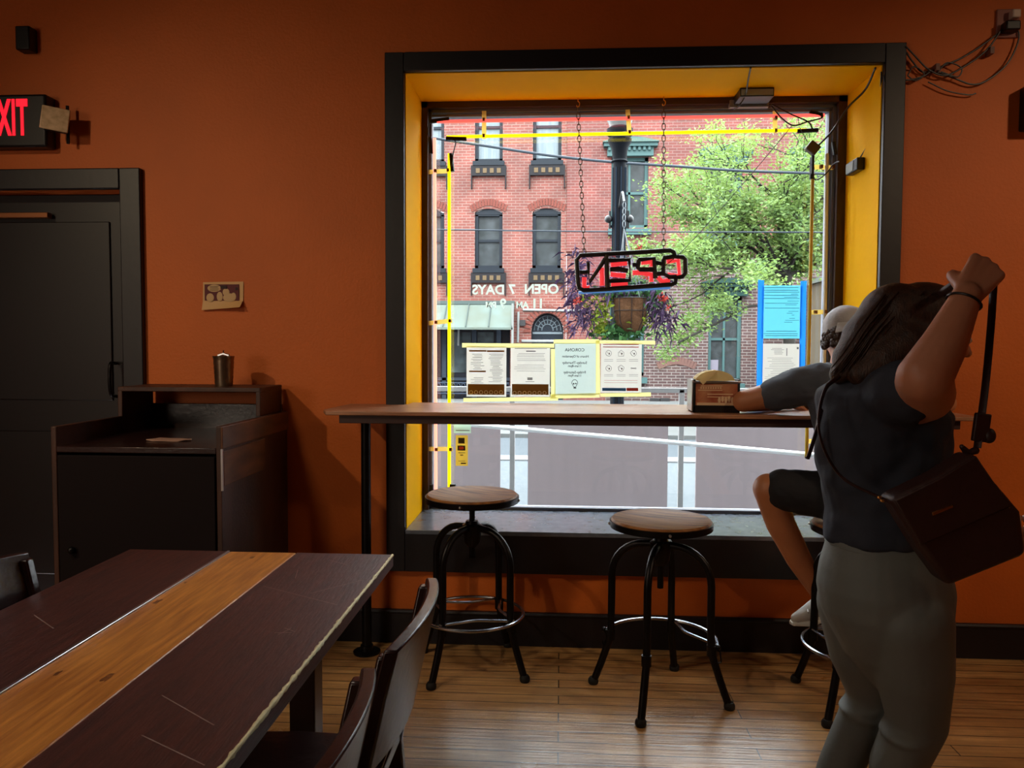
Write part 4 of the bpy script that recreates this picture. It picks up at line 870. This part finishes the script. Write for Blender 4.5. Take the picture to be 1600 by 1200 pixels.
for k, (x, y, sx, sz, n) in enumerate(((965, 455, .12, .04, 160), (1015, 460, .05, .06, 90), (965, 522, .11, .03, 240))):
    q_ = blades(n, pp(x, y), (sx, .09, sz), .08, .022, .2, 60+k); me_ = bpy.data.meshes.new('t'); q_.bm.to_mesh(me_); bk.bm.from_mesh(me_); q_.bm.free()
ob('green_foliage', bk, M_grn, hbk, smooth=False)
M_red = mat('red_petals', (226, 84, 70), .6)
random.seed(3)
for (x, y, r) in ((1036, 466, .035), (901, 470, .028), (1000, 388, .02), (1044, 480, .02), (960, 398, .02), (930, 425, .02), (1010, 432, .024)):
    q_ = blades(34, at(x, y, 7.45), (r*.6, r*.6, r*.6), r, r*.35, 0, int(x), up=.2); ob('flower', q_, M_red, hbk, smooth=False)
ALBEDO[0] = .3
# tree
def limb(mb, p, d, L, r, depth, tips, gen=0):
    pts = [V(p)]; dd_ = V(d).normalized()
    for k in range(4):
        dd_ = (dd_+V((random.gauss(0, .13), random.gauss(0, .13), random.gauss(.02, .1)))).normalized(); pts.append(pts[-1]+dd_*L/4)
    mb.tube(pts, [r*(1-.14*k) for k in range(5)], 6)
    if depth <= 2: tips.extend(pts[1:])
    if depth == 0: return
    for k in range(3):
        q_ = pts[2+(k % 3)]; nd = (dd_+V((random.gauss(0, .7), random.gauss(0, .6), random.gauss(.0, .45)))).normalized(); limb(mb, q_, nd, L*.72, r*.55, depth-1, tips, gen+1)
random.seed(21)
TX, TY = 4.3, 15.0
tr = thing('street_tree', 'leafy green street tree with a slanting dark trunk behind the right of the window', 'tree', (TX, TY, -.15))
br_ = MB(); tips = []
fork = at(1228, 430, TY)
br_.tube([V((TX, TY, -.15)), V((TX-.02, TY, 1.2)), fork], [.13, .11, .095], 10)
for tx, ty, yy, L in ((1235, 300, 0, 1), (1120, 330, .3, 1), (1190, 250, -.3, 1), (1285, 330, .2, 1), (1080, 390, -.5, 1), (1285, 420, .3, 1), (1075, 280, 0, 1), (1060, 340, .4, 1), (1110, 290, .5, 1), (1140, 240, -.2, 1), (1170, 340, -.8, 1), (1150, 400, .6, 1), (1250, 230, .3, 1)):
    tgt = at(tx, ty, TY+yy); d_ = tgt-fork
    limb(br_, fork, d_, d_.length*.62, .045, 3, tips)
mid_ = at(1130, 500, TY-.6)
br_.tube(bez([V((TX-.01, TY, 1.6)), at(1185, 478, TY-.3), mid_, at(1060, 535, TY-1)]), .022, 6)
for a_, b_ in (((1150, 492), (1110, 480)), ((1110, 508), (1080, 500)), ((1110, 508), (1070, 530)), ((1080, 525), (1040, 552)), ((1160, 485), (1130, 470)), ((1075, 525), (1035, 520))):
    p0, p1 = at(*a_, TY-.6), at(*b_, TY-.7); br_.tube([p0, p1], [.012, .006], 5)
    for k in range(7): tips.append(p0.lerp(p1, k/6+.1)); tips.append(p1)
ob('trunk', br_, mat('grey_brown_bark', (78, 74, 68), .9, var=.3, vscale=10), tr)
lv = []; fc = []; 
for t in tips:
    n_ = 17
    for _ in range(n_):
        o = t+V((random.gauss(0, .11), random.gauss(0, .15), random.gauss(0, .08)))
        u_ = V((random.gauss(0, 1), random.gauss(0, 1), random.gauss(0, .5))).normalized(); v_ = u_.cross(V((random.gauss(0, 1), random.gauss(0, 1), random.gauss(0, 1)))).normalized()
        l = .030+.022*random.random(); i = len(lv); lv += [o-u_*l, o+v_*l*.45, o+u_*l, o-v_*l*.45]; fc.append((i, i+1, i+2, i+3))
me_ = bpy.data.meshes.new('foliage'); me_.from_pydata([tuple(p-V((TX, TY, -.15))) for p in lv], [], fc)
ml = mat('spring_leaf', (200, 232, 132), .6, rgb2=(150, 196, 134), vscale=3.5)
n_, l_ = ml.node_tree.nodes, ml.node_tree.links; ts = n_.new('ShaderNodeBsdfTranslucent'); ts.inputs[0].default_value = lin((190, 225, 110)); mx_ = n_.new('ShaderNodeMixShader'); mx_.inputs[0].default_value = .4
l_.new(n_['Principled BSDF'].outputs[0], mx_.inputs[1]); l_.new(ts.outputs[0], mx_.inputs[2]); l_.new(mx_.outputs[0], n_['Material Output'].inputs[0])
me_.materials.append(ml); fo = bpy.data.objects.new('foliage', me_); C.objects.link(fo); fo.parent = tr
print('LEAVES', len(fc))
ALBEDO[0] = .3
# street wires
def wire(label, pts, r, Y): tag(ob('street_wire', MB().tube(bez([at(x, y, Y) for x, y in pts], 40), r, 6), mat('wire_grey', (70, 80, 92), .6), origin=tuple(at(*pts[0], Y))), label, 'wire')
wire('thick slack cable bundle sagging across the upper windows', [(560, 195), (680, 216), (760, 228), (860, 243), (955, 253), (1060, 260), (1160, 267), (1300, 272), (1420, 280)], .022, 13)
wire('thin straight wire crossing above the arched window tops', [(540, 358), (700, 359), (955, 362), (1300, 363), (1420, 364)], .011, 12.5)
# patio fence
pf = thing('patio_fence', 'low mauve board fence with pale posts and a top rail just outside', 'fence', (.3, 5.5, -.15))
for (a, b_) in ((782-700, 782), (825, 1043), (1087, 1420)):
    x0, x1 = at(a, 700, 5.5).x, at(b_, 700, 5.5).x
    ob('panel', MB().box(max(x0, -2.2), x1, 5.48, 5.5, -.12, .87), mat('mauve_panel', (250, 228, 230), .75, var=.06, vscale=3, stretch=(6, 1, .4)), pf, smooth=False)
for x in (-.339, .843, -1.6, 2.05): ob('post', MB().box(x-.018, x+.018, 5.52, 5.556, -.15, 1.07), mat('pale_post', (232, 230, 228), .7), pf, bevel=.003)
ob('rail', MB().box(-2.2, 2.6, 5.52, 5.556, 1.045, 1.08), mat('pale_post', (232, 230, 228), .7), pf, bevel=.003)
ALBEDO[0] = 1.0
#--PEOPLE--
# ------------------------------------------------------------------ people
def hand(mb, wrist, d, pn, side, curl=(70, 80, 50), s=1.0, thumb=(.7, .5)):
    """five-fingered hand: d towards the knuckles, pn out of the palm, side +1/-1 = which side the thumb is on"""
    d = V(d).normalized(); pn = V(pn); pn = (pn-d*pn.dot(d)).normalized(); x = d.cross(pn)*side
    w = V(wrist); P_ = lambda a, b, c: w+(x*a+d*b+pn*c)*s
    for k, (xx, L) in enumerate(((.030, .088), (.010, .092), (-.010, .087), (-.028, .078))):
        mb.cap(P_(xx*.45, 0, 0), P_(xx, L, -.002), .017*s, .0125*s, 10)
        base = P_(xx, L, -.002); ang = 0; seg = ((.044, .026, .021), (.048, .029, .022), (.045, .027, .021), (.036, .021, .018))[k]
        rr = (.0098, .0098, .0094, .0084)[k]; p = base
        for j in range(3):
            ang += R(curl[j]+(3*k if j == 0 else 0)); q_ = p+(d*math.cos(ang)+pn*math.sin(ang))*seg[j]*s
            mb.cap(p, q_, (rr-.0006*j)*s, (rr-.0006*(j+1))*s, 10); p = q_
    a = P_(.02, .018, .006); b = P_(.046, .045, .016+.01*thumb[1]); c = P_(.05-.012*thumb[0], .072, .026+.016*thumb[1]); e = P_(.034-.014*thumb[0], .094, .034+.016*thumb[1])
    mb.cap(a, b, .017*s, .0135*s, 10); mb.cap(b, c, .0125*s, .011*s, 10); mb.cap(c, e, .011*s, .009*s, 10)
def head(mb, m, s=1.0):
    """faces +x, up +z, centre between the ears"""
    r3 = m.to_3x3(); P_ = lambda *p: m @ (V(p)*s)
    mb.ell(P_(-.012, 0, .028), (.096*s, .076*s, .088*s), r3, 24); mb.ell(P_(.022, 0, -.022), (.068*s, .06*s, .075*s), r3, 20)
    mb.ell(P_(.05, 0, -.078), (.036*s, .034*s, .026*s), r3, 16); mb.ell(P_(.07, 0, .035), (.022*s, .052*s, .02*s), r3)
    mb.cap(P_(.084, 0, .018), P_(.106, 0, -.018), .008*s, .0125*s, 10); mb.ell(P_(.092, .009, -.024), .008*s); mb.ell(P_(.092, -.009, -.024), .008*s)
    mb.ell(P_(.084, 0, -.045), (.011*s, .023*s, .006*s), r3); mb.ell(P_(.082, 0, -.056), (.011*s, .02*s, .007*s), r3)
    for k in (-1, 1):
        mb.ell(P_(-.004, k*.078, -.005), (.017*s, .008*s, .031*s), r3); mb.ell(P_(.055, k*.042, -.02), (.026*s, .022*s, .022*s), r3)
def eyes(m, parent, s=1.0):
    for k in (-1, 1):
        e = ob('eye', MB().ell(m @ (V((.077, k*.031, .008))*s), .0115*s), mat('eye_white', (214, 206, 198), .25), parent)
        ob('iris', MB().ell(m @ (V((.0865, k*.031, .008))*s), .0045*s), mat('brown_iris', (44, 26, 18), .2), e)
# --- standing woman
wo = thing('person', 'person in dark t-shirt and grey leggings lifting a bag strap, seen from behind', 'person', (.78, 1.93, 0))
el = at(1444, 590, 1.66); md = at(1474, 540, 1.67); wr_ = at(1511, 462, 1.70)
body = MB()
body.loft([(.772, 1.9, .94, .11, .09), (.772, 1.9, .84, .13, .12), (.775, 1.9, .76, .13, .12), (.775, 1.9, .70, .10, .10)][::-1]+[(.77, 1.9, 1.02, .105, .085), (.765, 1.9, 1.14, .12, .095), (.758, 1.92, 1.24, .115, .13), (.765, 1.93, 1.29, .06, .09), (.79, 1.93, 1.33, .045, .045)])
body.chain([(.78, 1.93, 1.27), (.815, 1.925, 1.36)], [.052, .048])
body.chain([(.80, 1.83, .76), (.82, 1.84, .62), (.835, 1.85, .50), (.80, 1.87, .38), (.80, 1.88, .28), (.80, 1.9, .09)], [.084, .076, .058, .052, .05, .032])
body.chain([(.735, 1.96, .76), (.755, 1.97, .62), (.79, 1.98, .50), (.75, 1.98, .41), (.71, 1.98, .31), (.64, 1.99, .10)], [.084, .072, .052, .048, .045, .03])
body.chain([(.80, 1.9, .06), (.90, 1.88, .035)], [.036, .028]); body.chain([(.63, 1.99, .06), (.73, 1.99, .035)], [.034, .028])
body.chain([(.77, 1.83, 1.25), (.79, 1.76, 1.27), tuple(el), tuple(md), tuple(wr_)], [.066, .062, .054, .045, .029], 20)
body.cap((.76, 2.02, 1.24), (.93, 2.06, 1.07), .05, .038); body.cap((.93, 2.06, 1.07), (1.0, 1.9, .98), .038, .026)
hd = at(1552, 405, 1.74)-wr_
hand(body, wr_+hd.normalized()*.004, hd, (.22, .95, -.25), 1, (48, 92, 66), 1.0, (2.3, 1.0))
hand(body, (1.0, 1.9, .98), (.1, -.7, -.35), (.7, .2, .5), -1, (60, 70, 40), .92)
HM = Matrix.Translation(at(1450, 526, 1.93)) @ Euler((R(0), R(12), R(8))).to_matrix().to_4x4()
head(body, HM, .98)
bw = fuse('body', body, M_skin, wo, .0042, 3)
eyes(HM, wo, .98)
lg = MB()
lg.loft([(.815, 1.905, .53, .03, .04), (.81, 1.905, .58, .075, .09), (.80, 1.9, .64, .115, .118), (.788, 1.9, .70, .136, .138), (.777, 1.9, .745, .147, .145), (.774, 1.9, .80, .154, .145), (.772, 1.9, .85, .147, .132), (.771, 1.9, .89, .136, .118), (.77, 1.9, .945, .122, .105), (.77, 1.9, .96, .12, .10)])
lg.chain([(.80, 1.83, .74), (.82, 1.84, .62), (.837, 1.85, .50), (.802, 1.87, .38), (.80, 1.88, .28), (.80, 1.9, .12)], [.098, .087, .067, .061, .058, .04], 22)
lg.chain([(.735, 1.96, .74), (.755, 1.97, .62), (.79, 1.98, .50), (.748, 1.98, .41), (.71, 1.98, .31), (.642, 1.99, .12)], [.096, .083, .062, .055, .053, .037], 22)
for (cx_, cy_, r_l, zs_) in ((.826, 1.856, .0645, (.47, .487)), (.775, 1.98, .0585, (.462, .478, .494))):
    for z in zs_: lg.tube([V((cx_+(z-.48)*.6+r_l*math.cos(a), cy_+r_l*math.sin(a), z+.009*math.sin(a*1.5+z*90))) for a in [math.pi*.75+k/16*math.pi*.95 for k in range(17)]], [.0015+.0038*math.sin(math.pi*k/16) for k in range(17)], 6)
leg_ = fuse('leggings', lg, M_legg, wo, .005, 14)
wb = MB(); wb.tube([V((.77+.131*math.cos(a), 1.9+.113*math.sin(a), .893-.012*math.cos(a))) for a in [k/40*6.283 for k in range(40)]], .0022, 6, closed=True)
ob('waistband_seam', wb, M_legg, leg_)
sh_ = MB()
sh_.loft([(.772, 1.9, .908, .134, .115), (.771, 1.9, .93, .136, .116), (.77, 1.9, .985, .137, .112), (.766, 1.9, 1.06, .148, .118), (.76, 1.9, 1.145, .151, .124), (.762, 1.905, 1.21, .149, .135), (.752, 1.92, 1.262, .13, .145), (.75, 1.925, 1.295, .095, .12), (.765, 1.925, 1.318, .065, .075)])
hem = at(1412, 612, 1.76)
sh_.chain([(.765, 1.86, 1.245), tuple(hem)], [.082, .074], 22); sh_.ell((.845, 1.93, 1.20), (.055, .09, .08))
sh_.chain([(.765, 2.0, 1.235), (.86, 2.045, 1.14)], [.075, .062], 20)
fuse('t_shirt', sh_, M_tee, wo, .0055, 3, .022, .085)
hr = MB()
hr.ell(HM @ V((-.018, 0, .034)), (.108, .088, .092), HM.to_3x3(), 24); hr.ell(HM @ V((-.055, 0, -.01)), (.07, .084, .09), HM.to_3x3(), 20)
hr.chain([at(1400, 500, 1.92), at(1362, 530, 1.90), at(1332, 560, 1.89), at(1312, 585, 1.88)], [.088, .068, .046, .024], 20)
hr.chain([at(1420, 540, 1.86), at(1380, 565, 1.85), at(1345, 585, 1.85)], [.06, .05, .03], 18)
hair = fuse('hair', hr, M_hairw, wo, .006, 4)
hs = MB(); random.seed(9)
for k in range(70):
    u = random.random(); v = random.random()
    a = at(1380+110*u, 452+10*abs(u-.4)*2+4*v, 1.86+.05*v); b = at(1345+60*u+20*v, 505+22*v+10*u, 1.835+.02*v); c = at(1318+62*u, 548+26*v, 1.835+.02*v); d_ = at(1298+60*u, 574+18*v+8*u, 1.84+.03*v)
    p = bez([a, b, c, d_], 12); hs.tube(p, [.0035*(1-.75*i/len(p)) for i in range(len(p))], 5)
ob('hair_strands', hs, M_hairw, hair)
br = MB(); dw = (wr_-md).normalized(); u_ = dw.cross(V((0, 1, 0))).normalized(); v_ = dw.cross(u_); c = wr_-dw*.016
br.tube([c+u_*.0335*math.cos(a)+v_*.0335*math.sin(a) for a in [k/24*6.283 for k in range(24)]], .0026, 6, closed=True)
ob('hair_tie', br, M_blk, wo)
for (x, y, dx) in ((.80, 1.9, .9), (.63, 1.99, .73)):
    ob('shoe', MB().loft([(x+.045, y-.005, .0, .125, .042), (x+.045, y-.005, .03, .125, .043), (x+.03, y, .055, .095, .04), (x-.01, y, .085, .05, .04), (x-.01, y, .10, .045, .038)]), M_blk, wo)
# --- shoulder bag
bg_ = thing('shoulder_bag', 'dark brown leather shoulder bag hanging tilted from the raised hand of the standing person', 'bag', tuple(at(1482, 918, 1.70)))
YB = 1.66
out = [(1392, 782), (1470, 744), (1526, 708), (1556, 752), (1597, 800), (1606, 868), (1482, 918), (1438, 858)]
ob('bag_body', MB().prism([at(x, y, YB) for x, y in out], (0, .075, 0)), M_bag, bg_, bevel=.014, seg=3)
ob('flap', MB().prism([at(x, y, YB-.006) for x, y in [(1398, 782), (1470, 747), (1526, 712), (1552, 752), (1583, 790), (1440, 852)]], (0, .008, 0)), M_bag, bg_, bevel=.003)
ob('brass_plate', MB().prism([at(x, y, YB-.009) for x, y in [(1457, 801), (1489, 789), (1490, 793), (1458, 806)]], (0, .004, 0)), M_brass, bg_, bevel=.001)
hb = at(1551, 440, 1.70)
ob('strap', MB().tube(bez([at(1500, 438, 1.80), at(1528, 415, 1.785), at(1550, 425, 1.775), at(1551, 470, 1.76), at(1541, 590, 1.72), at(1527, 700, 1.70)], 40), .0095, 8, flat=.35, upv=(1, 0, .0)), M_bag, bg_)
ob('strap', MB().tube(bez([at(1500, 438, 1.80), at(1472, 457, 1.85), at(1452, 476, 1.92)], 20), .0095, 8, flat=.4), M_bag, bg_)
ob('buckle', MB().box(-.016, .016, -.006, .006, -.03, .03, Matrix.Translation(at(1533, 668, 1.70)) @ Matrix.Rotation(R(6), 4, 'Y')).ell(at(1546, 681, 1.70), (.013, .01, .016)), M_bag, bg_, bevel=.003)
ob('tassel', MB().cap(at(1512, 708, 1.70), at(1503, 698, 1.69), .008, .005).cap(at(1512, 708, 1.70), at(1524, 704, 1.70), .006, .008), M_bag, bg_)
ob('thin_strap', MB().tube(bez([at(1312, 588, 1.83), at(1288, 612, 1.80), at(1280, 676, 1.735), at(1312, 742, 1.73), at(1372, 776, 1.70), at(1396, 786, 1.69)], 50), .0052, 8, flat=.5), M_bag, bg_)
ob('clasp', MB().ell(at(1374, 777, 1.695), (.0055, .004, .004)).ell(at(1379, 782, 1.695), (.0055, .004, .004)), M_brass, bg_)
ob('loose_strap_end', MB().tube(bez([at(1284, 640, 1.86), at(1276, 672, 1.84), at(1264, 711, 1.82), at(1261, 716, 1.82)], 20), .008, 8, flat=.4), M_bag, bg_)

# --- seated man
mn = thing('person', 'person in backwards grey cap and black shorts sitting on a stool at the bar', 'person', (1.15, 3.05, .70))
b = MB()
b.loft([(1.15, 3.0, .71, .13, .10), (1.15, 3.0, .76, .15, .12), (1.15, 3.0, .88, .14, .105), (1.14, 3.04, 1.02, .14, .10), (1.13, 3.08, 1.15, .16, .10), (1.12, 3.11, 1.23, .15, .09), (1.115, 3.13, 1.29, .07, .06), (1.11, 3.14, 1.33, .055, .055)])
b.cap((1.115, 3.13, 1.27), (1.115, 3.16, 1.37), .058, .054)
b.chain([(1.08, 3.02, .79), (.95, 3.07, .805), (.815, 3.11, .815), (.875, 3.15, .67), (.96, 3.19, .52), (1.06, 3.215, .36)], [.09, .078, .060, .057, .05, .034], 20)
b.chain([(1.22, 3.02, .79), (1.36, 3.12, .80), (1.47, 3.18, .79), (1.46, 3.14, .62), (1.42, 3.1, .36)], [.09, .075, .06, .055, .034], 20)
b.chain([(.97, 3.09, 1.235), (.85, 3.15, 1.185), (.737, 3.21, 1.150), (.86, 3.32, 1.140), (.96, 3.40, 1.132)], [.058, .052, .044, .038, .026], 20)
b.chain([(1.27, 3.10, 1.235), (1.40, 3.15, 1.185), (1.52, 3.21, 1.150), (1.40, 3.33, 1.140), (1.29, 3.40, 1.132)], [.058, .052, .044, .038, .026], 20)
hand(b, (.96, 3.40, 1.132), (.9, .42, -.05), (0, 0, -1), -1, (12, 14, 10), 1.0)
hand(b, (1.29, 3.40, 1.132), (-.9, .3, -.0), (0, 0, -1), 1, (12, 14, 10), 1.0)
HM2 = Matrix.Translation(at(1321, 530, 3.17)) @ Euler((0, R(14), R(78))).to_matrix().to_4x4()
HM2 = Matrix.Translation(at(1321, 530, 3.17)) @ Matrix.Rotation(R(72), 4, 'Z') @ Matrix.Rotation(R(14), 4, 'Y')
head(b, HM2, 1.04)
fuse('body', b, M_skin2, mn, .0045, 3)
eyes(HM2, mn, 1.04)
s2 = MB()
s2.loft([(1.15, 2.99, .765, .165, .13), (1.15, 2.99, .80, .168, .132), (1.15, 3.0, .88, .162, .125), (1.14, 3.03, 1.0, .163, .12), (1.13, 3.07, 1.12, .175, .122), (1.12, 3.1, 1.21, .178, .118), (1.115, 3.12, 1.27, .14, .09), (1.112, 3.13, 1.305, .08, .07)])
s2.chain([(1.0, 3.10, 1.225), (.93, 3.12, 1.215), (.845, 3.16, 1.182)], [.085, .078, .066], 22)
s2.chain([(1.25, 3.10, 1.225), (1.32, 3.12, 1.215), (1.41, 3.16, 1.182)], [.085, .078, .066], 22)
fuse('t_shirt', s2, M_tee2, mn, .0055, 4, .012, .06)
so = MB()
so.loft([(1.15, 2.99, .706, .15, .11), (1.15, 2.99, .73, .172, .135), (1.15, 2.99, .80, .168, .13), (1.15, 3.0, .86, .155, .12)])
so.chain([(1.08, 3.02, .80), (.95, 3.07, .808), (.868, 3.095, .815)], [.098, .088, .080], 22); so.chain([(1.22, 3.02, .80), (1.34, 3.11, .80), (1.42, 3.15, .80)], [.098, .088, .078], 22)
fuse('shorts', so, M_short, mn, .0055, 3, .008, .05)
r3 = Euler((0, R(38), 0)).to_matrix()
s_ = MB().chain([(1.10, 3.22, .338), (1.06, 3.22, .318), (1.005, 3.215, .283), (.965, 3.21, .268)], [.036, .042, .034, .024], 16)
shoe = fuse('shoe', s_, M_shoe, mn, .004, 3)
s_ = MB(); s_.prism([(1.135, 3.183, .298), (1.135, 3.262, .298), (1.02, 3.257, .242), (.945, 3.235, .242), (.935, 3.21, .243), (.945, 3.188, .242), (1.02, 3.18, .242)], (0, 0, .014)); ob('sole', s_, mat('white_rubber', (226, 224, 218), .6), shoe, bevel=.004)
s_ = MB()
for k in range(4): c_ = V((1.0+.022*k, 3.21, .312+.013*k)); s_.tube([c_+V((0, -.03, -.008)), c_+V((.006, 0, .006)), c_+V((0, .03, -.008))], .0028, 6)
ob('laces', s_, mat('white_laces', (230, 230, 228), .7), shoe)
s_ = MB().chain([(1.43, 3.09, .33), (1.39, 3.05, .29), (1.35, 3.01, .268)], [.042, .04, .028], 16); fuse('shoe', s_, M_shoe, mn, .004, 3)
cp = MB(); R2_ = HM2.to_3x3()
cp.ell(HM2 @ V((-.014, 0, .045)), (.108, .087, .085), R2_, 28)
cap_ = fuse('cap', cp, M_cap, mn, .005, 3, .004, .05)
bm_ = MB(); N = 12; rows = []
for j in range(5):
    v = j/4; row = []
    for i in range(N+1):
        a = R(-84+104*i/N); rad = .090+.036*v
        row.append(tuple(HM2 @ V((-.014-rad*math.cos(a)*1.04, rad*.92*math.sin(a), .052-.060*v+.012*math.cos((i/N-.5)*3)))))
    rows.append(row)
g = [[bm_.bm.verts.new(p) for p in r] for r in rows]; g2 = [[bm_.bm.verts.new(V(p)+V((0, 0, -.004))) for p in r] for r in rows]
for j in range(4):
    for i in range(N): bm_.bm.faces.new((g[j][i], g[j][i+1], g[j+1][i+1], g[j+1][i])); bm_.bm.faces.new((g2[j][i], g2[j+1][i], g2[j+1][i+1], g2[j][i+1]))
for i in range(N): bm_.bm.faces.new((g[4][i], g[4][i+1], g2[4][i+1], g2[4][i])); bm_.bm.faces.new((g[0][i], g2[0][i], g2[0][i+1], g[0][i+1]))
for j in range(4): bm_.bm.faces.new((g[j][0], g[j+1][0], g2[j+1][0], g2[j][0])); bm_.bm.faces.new((g[j][N], g2[j][N], g2[j+1][N], g[j+1][N]))
ob('brim', bm_, M_cap, cap_)
cu = MB(); random.seed(2)
for k in range(150):
    a = R(95+random.random()*170); h = -.045+.06*random.random()
    cu.ell(HM2 @ V((-.014+.094*math.cos(a), .080*math.sin(a), h)), .009+.006*random.random(), n=7)
ob('hair', cu, M_hairm, mn)
